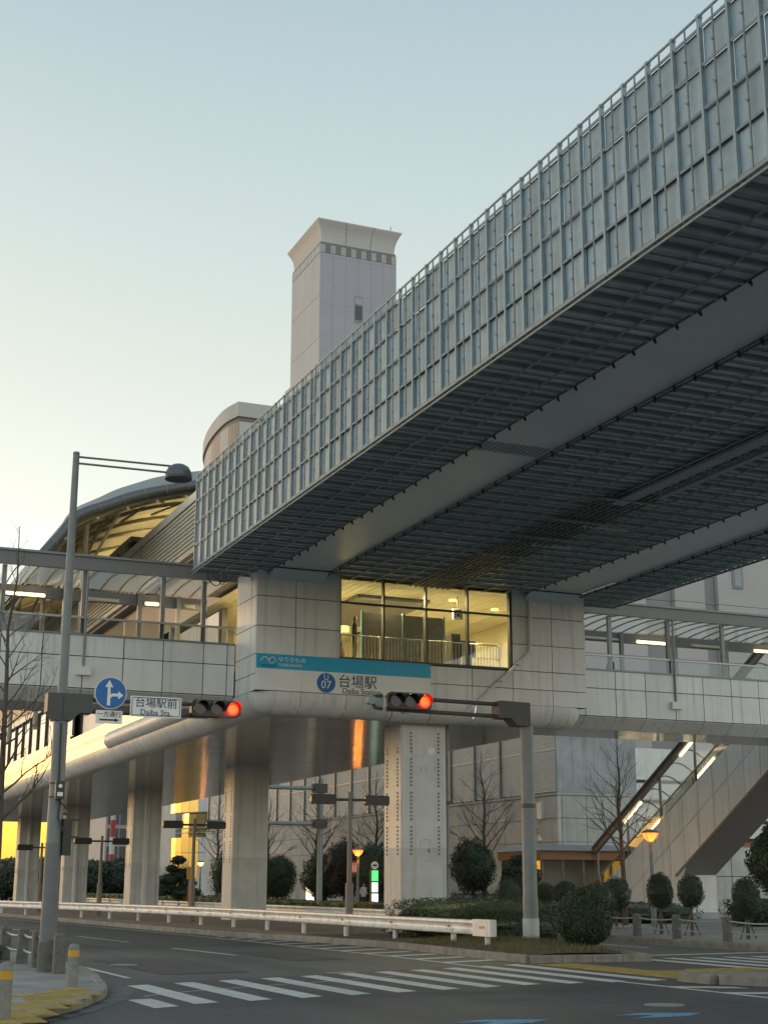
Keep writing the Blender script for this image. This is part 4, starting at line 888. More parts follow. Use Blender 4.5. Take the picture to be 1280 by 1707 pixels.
for y in (51.5, 54, 56.5, 59, 61.5, 64): point_light('stair_light', (41.0, y, rtop(y)-.55), .25, 3.2, (1, .82, .45), St)
build('steps', MB().prism([(49.7, 8.3)]+sum([[(50+i*.33, 8.4-i*.18), (50.33+i*.33, 8.4-i*.18)] for i in range(45)], [])+[(66, .2), (58, 3.6)], lambda u, v: (SX0+.3, u, v), lambda u, v: (SX1-.3, u, v)), 'interior_floor', St)
Ki = thing('stair_kiosk', 'small glazed stair entrance with copper coloured eaves at the foot of the stair', 'kiosk', (40, 69, 0))
build('eaves', MB().box(36.9, 42.6, 66.4, 71.2, 2.95, 3.4), 'terracotta', Ki); build('kiosk_roof', MB().hexa([(36.7, 66.2, 3.4), (42.8, 66.2, 3.4), (42.8, 71.4, 3.4), (36.7, 71.4, 3.4), (37.2, 67.8, 3.75), (42.4, 67.8, 3.75), (42.4, 70, 3.75), (37.2, 70, 3.75)]), 'steel_grey', Ki)
for x in (37.1, 38.3, 39.5): build('post', MB().box(x-.06, x+.06, 66.6, 66.72, .15, 2.95), 'steel_brown', Ki)
for x in (37.16, 38.36): build('door_pane', MB().box(x, x+1.08, 66.64, 66.66, .2, 2.9), 'glass_clear', Ki)
for y in (66.7, 68.2, 69.7, 71.0): build('post', MB().box(37.04, 37.16, y-.06, y+.06, .15, 2.95), 'steel_brown', Ki)
for y in (66.8, 68.3, 69.8): build('door_pane', MB().box(37.09, 37.11, y, y+1.2, .2, 2.9), 'glass_clear', Ki)
build('back_wall', MB().box(42.3, 42.5, 66.6, 71, .15, 2.95).box(37.2, 42.3, 70.95, 71.05, .15, 2.95), 'panel_cream', Ki); build('ceiling_lamp', MB().box(38.5, 40.5, 68.7, 68.9, 2.9, 2.94), 'tube_off', Ki)

# ------------------------------------------------------------------ traffic signals, poles and plates
def circ(r, n=32): return [(r*math.cos(2*math.pi*i/n), r*math.sin(2*math.pi*i/n)) for i in range(n)]
def stadium(x0, x1, z0, z1, k=.45, n=6):
    r = min((z1-z0)/2, (x1-x0)/2)*k; P_ = []
    for cx, cz, a0 in ((x1-r, z1-r, 0), (x0+r, z1-r, 90), (x0+r, z0+r, 180), (x1-r, z0+r, 270)):
        for i in range(n+1): a = rad(a0+90*i/n); P_.append((cx+r*math.cos(a), cz+r*math.sin(a)))
    return P_
def xz(mb, poly, y0, y1): return mb.prism(poly, lambda a, b: (a, y1, b), lambda a, b: (a, y0, b))
def signal(label, x0, x1, z0, z1, y, lit=True, lens=.135, back=False):
    t = thing('traffic_signal', label, 'traffic light', ((x0+x1)/2, y, z0), 'horizontal traffic signals')
    build('housing', xz(MB(), stadium(x0, x1, z0, z1), y-.08, y+.07), 'signal_black', t)
    wd_ = (x1-x0)/3; zc = (z0+z1)/2; sgn = 1 if back else -1
    for i in range(3):
        cx = x0+wd_*(i+.5) if not back else x1-wd_*(i+.5); yl = y+sgn*.082
        red = lit and i == 2
        ln = build('lens', xz(MB(), [(cx+a, zc+b) for a, b in circ(lens)], min(yl, yl+sgn*.012), max(yl, yl+sgn*.012)), 'lens_red' if red else 'lens_dark', t)
        if red: build('lamp_core', xz(MB(), [(cx+a, zc+b) for a, b in circ(lens*.72)], min(yl+sgn*.013, yl+sgn*.016), max(yl+sgn*.013, yl+sgn*.016)), 'lens_red_core', ln)
        v = MB(); a0, a1 = (rad(-15), rad(195)); L_ = .26
        r0 = lens+.018; outer = []
        g = []
        for k in range(15):
            a = a0+(a1-a0)*k/14; ext = L_*(.35+.65*max(0, math.sin(a)))
            g.append([(cx+r0*math.cos(a), y+sgn*.08, zc+r0*math.sin(a)), (cx+r0*math.cos(a), y+sgn*(.08+ext), zc+r0*math.sin(a)-.02)])
        build('visor', v.grid(g), 'signal_black', t, True)
        if red: point_light('signal_glow', (cx, yl+sgn*.2, zc), .1, 3.0, (1, .08, .02), t)
    return t
# left mast: street lamp and signal arm
P1 = thing('lamp_post', 'tall grey street lamp mast with dome lamp on twin arms at the left kerb', 'street lamp', (4.97, 27, .12))
px_, py_ = 4.97, 27.0
build('mast', MB().tube([(px_, py_, .12), (px_, py_, 4.6), (px_, py_, 4.62), (px_, py_, 9.71)], [.145, .132, .092, .062], 18), 'pole_paint', P1, True)
build('base_collar', MB().cyl((px_, py_, .1), (px_, py_, .62), .172, .165, 18), 'stone_post', P1, True)
build('paint_band', MB().cyl((px_, py_, .62), (px_, py_, 2.35), .152, .147, 18), 'pole_dark', P1, True)
build('upper_arm', MB().tube([(px_, py_, 9.66), (6.85, py_, 9.69)], .022, 8), 'pole_paint', P1, True); build('lower_arm', MB().tube([(px_, py_, 9.53), (6.8, py_, 9.55)], .022, 8), 'pole_paint', P1, True)
build('mast_cap', MB().lathe([(.068, 0), (.06, .04), (.0, .05)], (px_, py_, 9.71), 14), 'pole_paint', P1)
dome = build('lamp_dome', MB().lathe([(.262, .0), (.265, .06), (.25, .13), (.20, .22), (.12, .27), (.0, .29)], (7.01, py_, 9.46), 24), 'tube_grey', P1, True)
build('dome_rim', MB().lathe([(.27, -.02), (.272, .03), (.262, .03)], (7.01, py_, 9.45), 24), 'bracket_dark', dome)
br = build('signal_bracket', MB().box(4.68, 5.51, py_-.17, py_+.17, 4.70, 5.05).hexa([(4.82, py_-.16, 4.55), (5.14, py_-.16, 4.55), (5.14, py_+.16, 4.55), (4.82, py_+.16, 4.55), (4.7, py_-.165, 4.70), (5.28, py_-.165, 4.70), (5.28, py_+.165, 4.70), (4.7, py_+.165, 4.70)]), 'bracket_dark', P1)
build('bracket_seam', MB().box(4.965, 4.975, py_-.176, py_-.17, 4.56, 5.04), 'signal_black', br)
build('signal_arm', MB().tube([(5.5, py_, 4.97), (8.0, py_, 4.99)], .04, 10).tube([(5.5, py_, 4.76), (8.0, py_, 4.78)], .04, 10), 'bracket_dark', P1, True)
build('cable_bundle', MB().tube([(px_-.02, py_-.155, 4.5), (px_, py_-.17, 3.4), (px_+.04, py_-.19, 3.1), (px_+.02, py_-.17, 2.8), (px_+.14, py_-.2, 2.5)], .018, 6).tube([(px_, py_-.19, 3.1), (px_+.16, py_-.25, 2.95), (px_+.24, py_-.2, 3.12)], .016, 6), 'cable_black', P1)
cb_ = thing('control_box', 'small black push button box strapped to the lamp mast', 'box', (4.97, 26.8, 3.1))
build('case', MB().box(4.90, 5.06, 26.72, 26.84, 3.12, 3.44), 'signal_black', cb_); build('dial', xz(MB(), [(4.98+a, 3.35+b) for a, b in circ(.035, 16)], 26.705, 26.72), 'sign_white', cb_); build('label_plate', MB().box(4.93, 5.03, 26.71, 26.72, 3.17, 3.24), 'sign_white', cb_)
for z in (3.15, 3.4): build('strap', MB().cyl((4.97, 27, z), (4.97, 27, z+.03), .155, n=16), 'bracket_dark', cb_)
signal('traffic light showing red on the left mast, beside the white station sign', 7.40, 8.38, 4.75, 5.06, 26.9, lens=.122)
ps = thing('pedestrian_signal', 'black pedestrian signal seen edge-on on the lamp mast', 'traffic light', (5.12, 26.95, 2.1))
build('housing', MB().box(5.1, 5.26, 26.86, 27.1, 2.13, 2.78), 'signal_black', ps); build('hood', MB().box(5.26, 5.40, 26.88, 27.08, 2.44, 2.47).box(5.26, 5.40, 26.88, 27.08, 2.75, 2.78), 'signal_black', ps)
build('green_lens', MB().box(5.262, 5.268, 26.89, 27.07, 2.2, 2.38), 'lens_green', ps); build('mount_arm', MB().tube([(4.97, 26.98, 2.9), (5.18, 26.98, 2.86), (5.18, 26.98, 2.75)], .025, 6), 'bracket_dark', ps)
# round blue sign with ahead / right arrows
ds = thing('direction_sign', 'round blue sign with white ahead and right-turn arrows', 'sign', (5.83, 26.82, 4.78))
build('disc', xz(MB(), [(5.83+a, 5.09+b) for a, b in circ(.30, 40)], 26.80, 26.82), 'sign_white', ds)
build('blue_face', xz(MB(), [(5.83+a, 5.09+b) for a, b in circ(.287, 40)], 26.796, 26.80), 'sign_blue', ds)
ar = [(5.765, 4.86), (5.825, 4.86), (5.825, 4.99), (5.86, 5.03), (5.97, 5.03), (5.97, 4.98), (6.07, 5.055), (5.97, 5.13), (5.97, 5.085), (5.87, 5.085), (5.825, 5.07), (5.82, 5.2), (5.87, 5.2), (5.795, 5.335), (5.72, 5.2), (5.77, 5.2)]
build('arrows', xz(MB(), ar, 26.792, 26.796), 'sign_white', ds)
ow = thing('one_way_plate', 'small white supplementary plate with black arrow under the round sign', 'sign', (5.82, 26.82, 4.52))
build('plate', xz(MB(), stadium(5.57, 6.07, 4.52, 4.765, .15), 26.80, 26.82), 'sign_white', ow); text('一方通行', .115, 5.82, 26.797, 4.69, 'sign_black', ow)
build('arrow', xz(MB(), [(5.64, 4.575), (5.93, 4.575), (5.93, 4.555), (6.01, 4.59), (5.93, 4.625), (5.93, 4.605), (5.64, 4.605)], 26.796, 26.80), 'sign_black', ow)
sn = thing('intersection_sign', 'white plate naming the station crossing in dark blue lettering', 'sign', (6.71, 26.85, 4.69))
build('plate', xz(MB(), stadium(6.22, 7.2, 4.68, 5.07, .15), 26.83, 26.85), 'sign_white', sn)
build('border', MB().tube([(x, 26.828, z) for x, z in stadium(6.25, 7.17, 4.71, 5.04, .15)+[stadium(6.25, 7.17, 4.71, 5.04, .15)[0]]], .006, 4), 'sign_navy', sn)
text('台場駅前', .205, 6.71, 26.826, 4.94, 'sign_navy', sn); text('Daiba Sta.', .15, 6.71, 26.826, 4.765, 'sign_navy', sn)
# right mast
P2 = thing('signal_mast', 'grey signal mast with dark box bracket and twin arms rising from the median', 'signal pole', (18.82, 34.5, .2))
qx, qy = 18.82, 34.5
build('mast', MB().tube([(qx, qy, .15), (qx, qy, 1.35), (qx, qy, 1.352), (qx, qy, 3.7), (qx, qy, 5.8)], [.21, .2, .19, .182, .17], 18), 'pole_paint', P2, True)
build('mast_joint', MB().cyl((qx, qy, 3.62), (qx, qy, 3.74), .192, n=18), 'bracket_dark', P2); build('base_band', MB().cyl((qx, qy, .15), (qx, qy, .8), .216, n=18), 'column_base_paint', P2, True)
build('bracket_box', MB().prism([(17.9, 5.96), (18.25, 5.96), (18.42, 5.78), (18.82, 5.78), (18.82, 6.40), (17.9, 6.42)], lambda a, b: (a, qy+.24, b), lambda a, b: (a, qy-.24, b)), 'bracket_dark', P2)
build('signal_arm', MB().tube([(17.95, qy, 6.34), (14.7, qy, 6.38)], .055, 10).tube([(17.95, qy, 6.02), (14.7, qy, 6.06)], .055, 10), 'bracket_dark', P2, True)
build('arm_end', MB().tube([(14.6, qy, 6.4), (14.35, qy, 6.36), (14.3, qy, 6.22), (14.4, qy, 6.08), (14.6, qy, 6.06)], .05, 8), 'bracket_dark', P2, True)
build('end_camera', MB().cyl((14.28, qy-.12, 6.26), (14.28, qy+.12, 6.26), .11, n=12).box(14.38, 14.6, qy-.06, qy+.06, 6.14, 6.34), 'galvanised', P2)
build('loose_cable', MB().tube([(14.85, qy-.06, 6.06), (14.83, qy-.06, 5.86), (14.68, qy-.06, 5.72)], .012, 5).tube([(15.05, qy-.06, 6.05), (15.15, qy-.06, 5.95), (15.3, qy-.06, 6.04)], .012, 5).tube([(15.95, qy-.06, 6.06), (15.93, qy-.06, 5.86), (15.86, qy-.06, 5.75)], .012, 5), 'cable_black', P2)
signal('traffic light showing red on the right mast, in front of the station sign', 14.68, 15.91, 6.06, 6.49, 34.36, lens=.165)
# four T-shaped signal posts seen from behind
tl = ('T-shaped signal post nearest the wide column, seen from behind', 'T-shaped signal post between the second and third columns, seen from behind', 'T-shaped signal post with amber lamp glow beside it, in the far gap', 'farthest T-shaped signal post beside the leftmost column')
for i, (x, y, h) in enumerate(((17.87, 44.93, 4.62), (17.25, 61.4, 4.4), (15.95, 73.64, 4.02), (14.9, 84.4, 3.94))):
    t = thing('signal_post', tl[i], 'signal pole', (x, y, .14), 'median signal posts')
    build('post', MB().tube([(x, y, .14), (x, y, 1.7), (x, y, 1.702), (x, y, h)], [.13, .13, .085, .07], 12), 'steel_brown', t, True)
    build('crossarm', MB().cyl((x-1.0, y, h-.26), (x+1.0, y, h-.26), .045, n=8), 'bracket_dark', t)
    for s_, nm in ((-1, 'left'), (1, 'right')):
        if i == 3 and s_ > 0: continue
        signal('dark back of the %s signal head on the %s T-shaped post' % (nm, ('nearest', 'second', 'third', 'farthest')[i]), x+s_*.95-.43, x+s_*.95+.43, h-.42, h-.10, y, lit=False, lens=.12, back=True)
# ------------------------------------------------------------------ guard rail on the median
def guard_path():
    return [(16.4, 32.5), (16.4, 36), (16.42, 45), (16.4, 52), (16.1, 58), (15.3, 66), (14.3, 73), (12.9, 80), (11.2, 90), (9, 103)]
gp = catmull(guard_path(), 6)
GR = thing('guard_rail', 'long white corrugated guard rail along the median kerb', 'guard rail', (16.4, 32, .15))
wprof = [(-.01, .0), (-.05, .02), (-.06, .06), (-.02, .10), (-.0, .14), (-.0, .20), (-.02, .24), (-.06, .28), (-.05, .33), (-.01, .35), (.0, .335), (-.035, .315), (-.045, .285), (.0, .235), (.015, .2), (.015, .14), (.0, .10), (-.045, .055), (-.035, .035), (.0, .015)]
def sweep(path, prof, zf):
    mb = MB(); rows_ = []
    for i, p in enumerate(path):
        d = (Vector(path[min(i+1, len(path)-1)])-Vector(path[max(0, i-1)])).normalized(); nrm = Vector((d.y, -d.x))
        rows_.append([(p[0]+nrm.x*a, p[1]+nrm.y*a, zf(p[1])+b) for a, b in prof]+[(p[0]+nrm.x*prof[0][0], p[1]+nrm.y*prof[0][0], zf(p[1])+prof[0][1])])
    return mb.grid(rows_)
zg = lambda y: .46
seg = [p for p in along(gp, .5)]
pts = [(p[0], p[1]) for p in seg]
ks = list(range(0, len(pts), 7))
for a in ks:
    s_ = pts[a:a+8]
    if len(s_) > 1: build('rail_beam', sweep(s_, wprof, zg), 'guard_white', GR, True)
for (x, y, a) in along([p for p in gp], 3.72):
    pz = .14 if y > 34 else .2
    pst = build('post', MB().cyl((x+.12, y, pz-.1), (x+.12, y, .78), .07, n=10), 'guard_white', GR, True)
    build('bolt', MB().cyl((x-.05, y, .635), (x+.1, y, .635), .025, n=6), 'bolt_steel', pst)
for (x, y, a) in along(gp, 3.5):
    if y < 70:
        sp = build('splice_plate', MB().box(x-.075, x-.062, y-.16, y+.16, .505, .60), 'guard_white', GR)
        for dy in (-.1, .1): build('bolt', MB().box(x-.085, x-.075, y+dy-.015, y+dy+.015, .54, .57), 'bolt_steel', sp)
build('end_terminal', MB().prism(stadium(16.31, 16.49, 31.9, 32.9, .5, 5), lambda a, b: (a, b, .44), lambda a, b: (a, b, .83)), 'guard_white', GR)
build('post', MB().cyl((16.46, 32.35, .1), (16.46, 32.35, .46), .07, n=10), 'guard_white', GR, True)
build('end_mark', MB().box(16.302, 16.309, 32.2, 32.5, .62, .68), 'steel_grey', GR)
# second, far guard rail behind the columns
G2r = thing('rear_guard_rail', 'second low guard rail behind the columns on the far side of the median', 'guard rail', (22.6, 60, .15))
for a, b in (((20.9, 37.6), (21.9, 43)), ((21.9, 43.02), (22.4, 47.98)), ((22.4, 48), (22.7, 60)), ((22.7, 60.02), (23.0, 80)), ((23.0, 80.02), (23.0, 118))): build('rail_beam', sweep([a, b], wprof, lambda y: .4), 'guard_white', G2r, True)
for x_, y in ((21.05, 38.2), (21.75, 41.8), (22.2, 45.5)): build('post', MB().cyl((x_+.12, y, .1), (x_+.12, y, .74), .06, n=8), 'guard_white', G2r)
for y in rng(48.5, 117, 3.7): build('post', MB().cyl((22.95, y, .1), (22.95, y, .74), .06, n=8), 'guard_white', G2r)
# ------------------------------------------------------------------ stone post fences and bollards
def fence(label, pts, grp, h=.68, z0=.12):
    t = thing('post_and_pipe_fence', label, 'fence', (pts[0][0], pts[0][1], z0), grp)
    for x, y in pts:
        p = build('stone_post', MB().prism(stadium(x-.1, x+.1, y-.1, y+.1, .3, 3), lambda a, b: (a, b, z0-.02), lambda a, b: (a, b, z0+h-.05)), 'stone_post', t)
        build('post_cap', MB().hexa([(x-.1, y-.1, z0+h-.048), (x+.1, y-.1, z0+h-.048), (x+.1, y+.1, z0+h-.048), (x-.1, y+.1, z0+h-.048), (x-.06, y-.06, z0+h), (x+.06, y-.06, z0+h), (x+.06, y+.06, z0+h), (x-.06, y+.06, z0+h)]), 'stone_post', p)
    for (a, b), (c, d) in zip(pts[:-1], pts[1:]):
        for z in (.28, .56):
            build('pipe', MB().tube([(a+(c-a)*t_, b+(d-b)*t_, z0+z-.05*math.sin(math.pi*t_)) for t_ in [k/6 for k in range(7)]], .024, 6), 'galvanised', t, True)
fence('dark stone post fence at the left pavement edge by the lamp mast', [(5.06, 26.35), (5.06, 28.5), (5.02, 29.9), (4.92, 31.4), (4.8, 33.5), (4.7, 35.8)], 'post and pipe fences')
fence('stone post and pipe fence along the right hand pavement', [(24.6, 26.3), (24.55, 28.8), (24.55, 31.3), (24.5, 33.85), (24.6, 36.4), (24.75, 38.7), (25.1, 41.2), (25.5, 43.7), (26.0, 46.2), (26.4, 48.8)], 'post and pipe fences', z0=.15)
for (x, y, l) in ((4.62, 22.91, 'stone bollard with yellow band on the tactile paving corner'), (2.79, 17.65, 'stone bollard with yellow band cut off by the left picture edge')):
    t = thing('bollard', l, 'bollard', (x, y, .12), 'banded stone bollards')
    build('shaft', MB().lathe([(.088, 0), (.083, .44)], (x, y, .12), 20), 'stone_bollard', t, True); build('reflective_band', MB().lathe([(.084, .0), (.083, .09)], (x, y, .56), 20), 'band_yellow', t, True)
    build('cap', MB().lathe([(.082, 0), (.08, .05), (.06, .085), (.0, .1)], (x, y, .65), 20), 'stone_bollard', t, True)
# ------------------------------------------------------------------ globe street lamps, twin lamp, gantry, bus stop, vending machine
def globe_lamp(label, x, y, h=3.6, lit=True, mat='lamp_amber', power=60):
    t = thing('globe_lamp', label, 'street lamp', (x, y, .15), 'half-globe street lamps')
    build('post', MB().tube([(x, y, .15), (x, y, 1.4), (x, y, 1.41), (x, y, h-.3)], [.11, .10, .075, .07], 12), 'pole_paint', t, True)
    bowl = build('bowl', MB().lathe([(.05, -.32), (.14, -.28), (.24, -.18), (.30, -.02), (.30, .0)], (x, y, h+.05), 20), mat, t, True)
    build('cap', MB().lathe([(.33, .0), (.34, .03), (.28, .10), (.12, .15), (.0, .16)], (x, y, h+.05), 20), 'steel_brown', t, True)
    for k in range(4):
        a = k*math.pi/2+.4; build('cage_bar', MB().tube([(x+.31*math.cos(a), y+.31*math.sin(a), h+.05), (x+.26*math.cos(a), y+.26*math.sin(a), h-.14), (x+.09*math.cos(a), y+.09*math.sin(a), h-.3)], .012, 4), 'bracket_dark', t)
    if power: point_light('lamp_light', (x, y, h-.42), .22, power, (1, .33, .045), t)
globe_lamp('lit amber globe lamp beside the bus stop, left of the wide column', 32.5, 80.4)
globe_lamp('pale lit globe lamp between the second and third columns', 37.1, 129.6, mat='lamp_pale', power=30)
globe_lamp('small distant lit globe lamp among dark shrubs at far left', 45.6, 205, mat='lamp_pale', power=0)
globe_lamp('lit amber globe lamp in front of the outdoor stair', 32.3, 49.3, power=9)
tw = thing('twin_lamp', 'slim pole with two small hanging bell lamps near the kiosk', 'street lamp', (38.2, 69.5, .15))
build('pole', MB().cyl((38.2, 69.5, .15), (38.2, 69.5, 4.3), .06, .05, 8), 'pole_paint', tw, True)
for s_ in (-1, 1):
    build('arm', MB().tube([(38.2, 69.5, 4.1), (38.2+s_*.05, 69.5, 4.5), (38.2+s_*.18, 69.5, 4.62), (38.2+s_*.29, 69.5, 4.5), (38.2+s_*.3, 69.5, 4.3)], .025, 6), 'pole_paint', tw, True)
    build('bell_shade', MB().lathe([(.05, .3), (.1, .18), (.17, .04), (.17, .0)], (38.2+s_*.3, 69.5, 4.0), 14), 'tube_off', tw, True)
ga = thing('sign_gantry', 'thick galvanised road sign gantry pole with two horizontal arms', 'gantry', (32.6, 87, .15))
build('pole', MB().cyl((32.6, 87, .15), (32.6, 87, 8.2), .19, .17, 14), 'galvanised', ga, True)
for z in (5.4, 7.6): build('arm', MB().cyl((32.4, 87, z), (25, 87, z), .13, n=10), 'galvanised', ga, True); build('bracket', MB().box(32.1, 32.95, 86.7, 87.3, z-.28, z+.28), 'bracket_dark', ga)
build('hanger', MB().box(28.9, 29.1, 86.85, 87.15, 4.4, 5.3).box(27.2, 27.3, 86.9, 87.1, 5.4, 7.6).box(26.6, 26.7, 86.9, 87.1, 5.4, 7.6), 'bracket_dark', ga)
bs = thing('bus_stop', 'lit green and white bus stop pillar with round top plate', 'bus stop', (35.5, 85, .15))
build('frame', MB().box(35.22, 35.27, 84.95, 85.15, .15, 2.6).box(35.72, 35.78, 84.95, 85.15, .15, 2.6).box(35.27, 35.72, 84.97, 85.13, .15, .35).box(35.27, 35.72, 84.97, 85.13, 1.18, 1.24).box(35.27, 35.72, 84.97, 85.13, 1.85, 1.9), 'sign_black', bs)
build('green_panel', MB().box(35.28, 35.71, 84.99, 85.12, 1.92, 2.55), 'green_lit', bs); build('timetable', MB().box(35.28, 35.71, 84.99, 85.12, .38, 1.16).box(35.30, 35.69, 84.99, 85.12, 1.26, 1.83), 'white_lit', bs)
build('round_plate', xz(MB(), [(35.5+a, 2.86+b) for a, b in circ(.24, 24)], 85.0, 85.05), 'sign_white', bs); build('bus_mark', MB().box(35.36, 35.64, 84.985, 84.998, 2.82, 2.92), 'sign_black', bs)
vm = thing('vending_machine', 'dark blue vending machine with lit display beside the gantry pole', 'vending machine', (37.4, 101, .15))
build('cabinet', MB().box(37.3, 38.3, 100.6, 101.4, .15, 2.05), 'vending_blue', vm); build('lit_front', MB().box(36.9, 37.28, 100.55, 101.2, .35, 1.95), 'screen_lit', vm); build('shelf_bar', MB().box(36.89, 37.29, 100.54, 100.56, .9, .96).box(36.89, 37.29, 100.54, 100.56, 1.4, 1.46), 'sign_black', vm)
cp_ = thing('information_post', 'black post with horizontal arm carrying small blue and red signs', 'sign', (37.9, 101.5, .15))
build('post', MB().cyl((37.9, 102, .15), (37.9, 102, 4.0), .12, n=8), 'sign_black', cp_); build('arm', MB().cyl((37.8, 102, 3.7), (42.5, 102, 3.7), .05, n=6), 'sign_black', cp_)
build('blue_plate', MB().box(41.5, 42.3, 101.9, 101.95, 3.1, 4.3), 'sign_blue', cp_)
rs = thing('school_sign', 'red plate with two white walking figures by the amber lamp', 'sign', (33.1, 83, .15))
build('plate', MB().box(33.06, 33.48, 82.9, 82.94, 2.35, 3.05), 'sign_red', rs); build('post', MB().cyl((33.1, 83, .15), (33.1, 83, 3.0), .04, n=8), 'steel_brown', rs)
for x in (33.19, 33.35): build('figure', MB().box(x-.035, x+.035, 82.885, 82.898, 2.62, 2.86).ball((x, 82.89, 2.91), .04, .01, .04, 8, 6).box(x-.05, x-.015, 82.885, 82.898, 2.43, 2.62).box(x+.015, x+.05, 82.885, 82.898, 2.43, 2.62), 'sign_white', rs)
ys_ = thing('crossing_banner', 'yellow and red pedestrian crossing post sign behind the second signal post', 'sign', (18.4, 66, .15))
build('post', MB().cyl((18.4, 66, .15), (18.4, 66, 2.4), .04, n=8), 'steel_grey', ys_); build('yellow_plate', MB().box(18.25, 18.6, 65.93, 65.95, 1.9, 2.45), 'band_yellow', ys_); build('red_plate', MB().box(18.3, 18.48, 65.93, 65.95, .9, 1.6), 'sign_red', ys_); build('white_strip', MB().box(18.49, 18.58, 65.93, 65.95, .9, 1.8), 'sign_white', ys_)

# ------------------------------------------------------------------ vegetation
def leafy(mb, c, rx, ry, rz, n, size, lump=.18, seed=1, flat=False, zmin=None):
    rnd = random.Random(seed); c = Vector(c)
    for _ in range(n):
        u = rnd.uniform(-1, 1); a = rnd.uniform(0, 2*math.pi); s_ = math.sqrt(1-u*u)
        d = Vector((s_*math.cos(a), s_*math.sin(a), u))
        if flat:   # box-like hedge
            k = max(abs(d.x), abs(d.y), abs(d.z)); d = d/(k**.8)
        lum = 1+lump*noise.noise(Vector((d.x*2.2+seed, d.y*2.2, d.z*2.2)))*1.6
        r = rnd.uniform(.86, 1.03)*lum
        p = c+Vector((d.x*rx*r, d.y*ry*r, d.z*rz*r))
        if zmin is not None and p.z < zmin: continue
        nrm = (d+Vector((rnd.gauss(0, .6), rnd.gauss(0, .6), rnd.gauss(0, .6)))).normalized()
        t = nrm.orthogonal().normalized(); t = Matrix.Rotation(rnd.uniform(0, 6.28), 3, nrm) @ t; b = nrm.cross(t)
        L_ = size*rnd.uniform(.6, 1.3); W_ = L_*.55
        mb.quad(p-t*L_, p-b*W_+nrm*L_*.15, p+t*L_, p+b*W_+nrm*L_*.15)
    return mb
def core(mb, c, rx, ry, rz, seed=1, lump=.18, flat=False):
    k = len(mb.v); mb.ball((0, 0, 0), 1, 1, 1, 14, 9)
    for i in range(k, len(mb.v)):
        d = Vector(mb.v[i]).normalized()
        if flat: q = max(abs(d.x), abs(d.y), abs(d.z)); e = d/(q**.8)
        else: e = d
        lum = .87*(1+lump*noise.noise(Vector((e.x*2.2+seed, e.y*2.2, e.z*2.2)))*1.6)
        mb.v[i] = (c[0]+e.x*rx*lum, c[1]+e.y*ry*lum, c[2]+e.z*rz*lum)
    return mb
BUSH = {}
def bush(name, label, cat, x, y, z0, w_, h, mat='leaf_dark', seed=1, n=2600, size=.05, trunk=0.0, group=None, rz=0, stakes=False, lump=.18):
    t = thing(name, label, cat, (x, y, z0), group)
    key = (mat, seed, n, size, round(w_, 2), round(h, 2))
    if key not in BUSH:
        mb = MB(); core(mb, (0, 0, h/2), w_/2, w_/2, h/2, seed, lump); leafy(mb, (0, 0, h/2), w_/2, w_/2, h/2, n, size, lump, seed=seed); BUSH[key] = mb.mesh('crown', mat)
    o = link('crown', BUSH[key], t, (x, y, z0+trunk)); o.rotation_euler = (0, 0, rz)
    tr_ = MB().cyl((x, y, z0-.05), (x, y, z0+trunk+h*.3), .05+.01*h, .04, 7)
    build('trunk', tr_, 'bark', t)
    if stakes: build('stake', MB().cyl((x-.35, y-.1, z0), (x+.05, y, z0+.75), .02, n=5).cyl((x+.35, y+.1, z0), (x-.05, y, z0+.75), .02, n=5), 'bark', t)
    return t
bush('round_bush', 'large round clipped bush at the tip of the median', 'bush', 18.42, 31.15, .2, 1.36, 1.38, 'leaf_dark', 11, 24000, .024, group='clipped round bushes', lump=.07)
for i, (x, y, wd_, h, tr_, l) in enumerate(((27, 40.8, .86, 1.15, .75, 'oval clipped shrub on a stem below the amber lamp by the stair'), (27.0, 39.1, .82, 1.05, .8, 'oval clipped shrub on a stem in front of the stair pier'), (26.6, 35.75, .8, 1.2, .55, 'oval clipped shrub near the right picture edge'), (27.2, 44.9, 1.25, 1.25, .35, 'clipped shrub just right of the large round bush'), (28.0, 48.6, .95, .9, .75, 'small clipped shrub peeking over the large round bush'), (28.5, 51.1, .9, .8, .8, 'small clipped shrub in front of the kiosk'), (30.2, 57.3, 1.2, 1.5, .3, 'clipped shrub right of the bare tree behind the wide column'), (29.0, 46.7, 1.1, 1.2, .6, 'bushy shrub between round bush and bare tree'))):
    bush('clipped_shrub', l, 'shrub', x, y, .15, wd_, h, 'leaf_dark', 20+i, 3600, .028, tr_, 'clipped shrubs along the right pavement', stakes=True, lump=.09)
for i, (x, y, wd_, h, z, m_, l) in enumerate(((37, 74.4, 2.6, 2.9, 1.1, 'leaf_dark', 'large oval evergreen behind the bare tree right of the wide column'), (34.4, 64.0, 1.9, 2.1, .8, 'leaf_dark', 'oval evergreen just left of the kiosk'), (37, 88.7, 3.0, 3.6, .6, 'leaf_dark', 'oval evergreen right behind the bus stop'), (37, 94, 3.2, 3.9, .6, 'leaf_bronze', 'bronze tinged evergreen behind the red sign'), (36.7, 97.5, 2.9, 3.2, .5, 'leaf_dark', 'dark evergreen left of the red sign'), (37, 108, 2.9, 3.4, .4, 'leaf_dark', 'oval evergreen right of the second column'), (39, 127, 3.4, 4.3, .3, 'leaf_dark', 'tall oval evergreen left of the second column'), (33.7, 43.2, 2.2, 2.7, 1.1, 'leaf_dark', 'full evergreen tree at the right picture edge'))):
    bush('evergreen_tree', l, 'tree', x, y, .15, wd_, h, m_, 40+i, 5200, .07, z, 'evergreen trees along the far pavement')
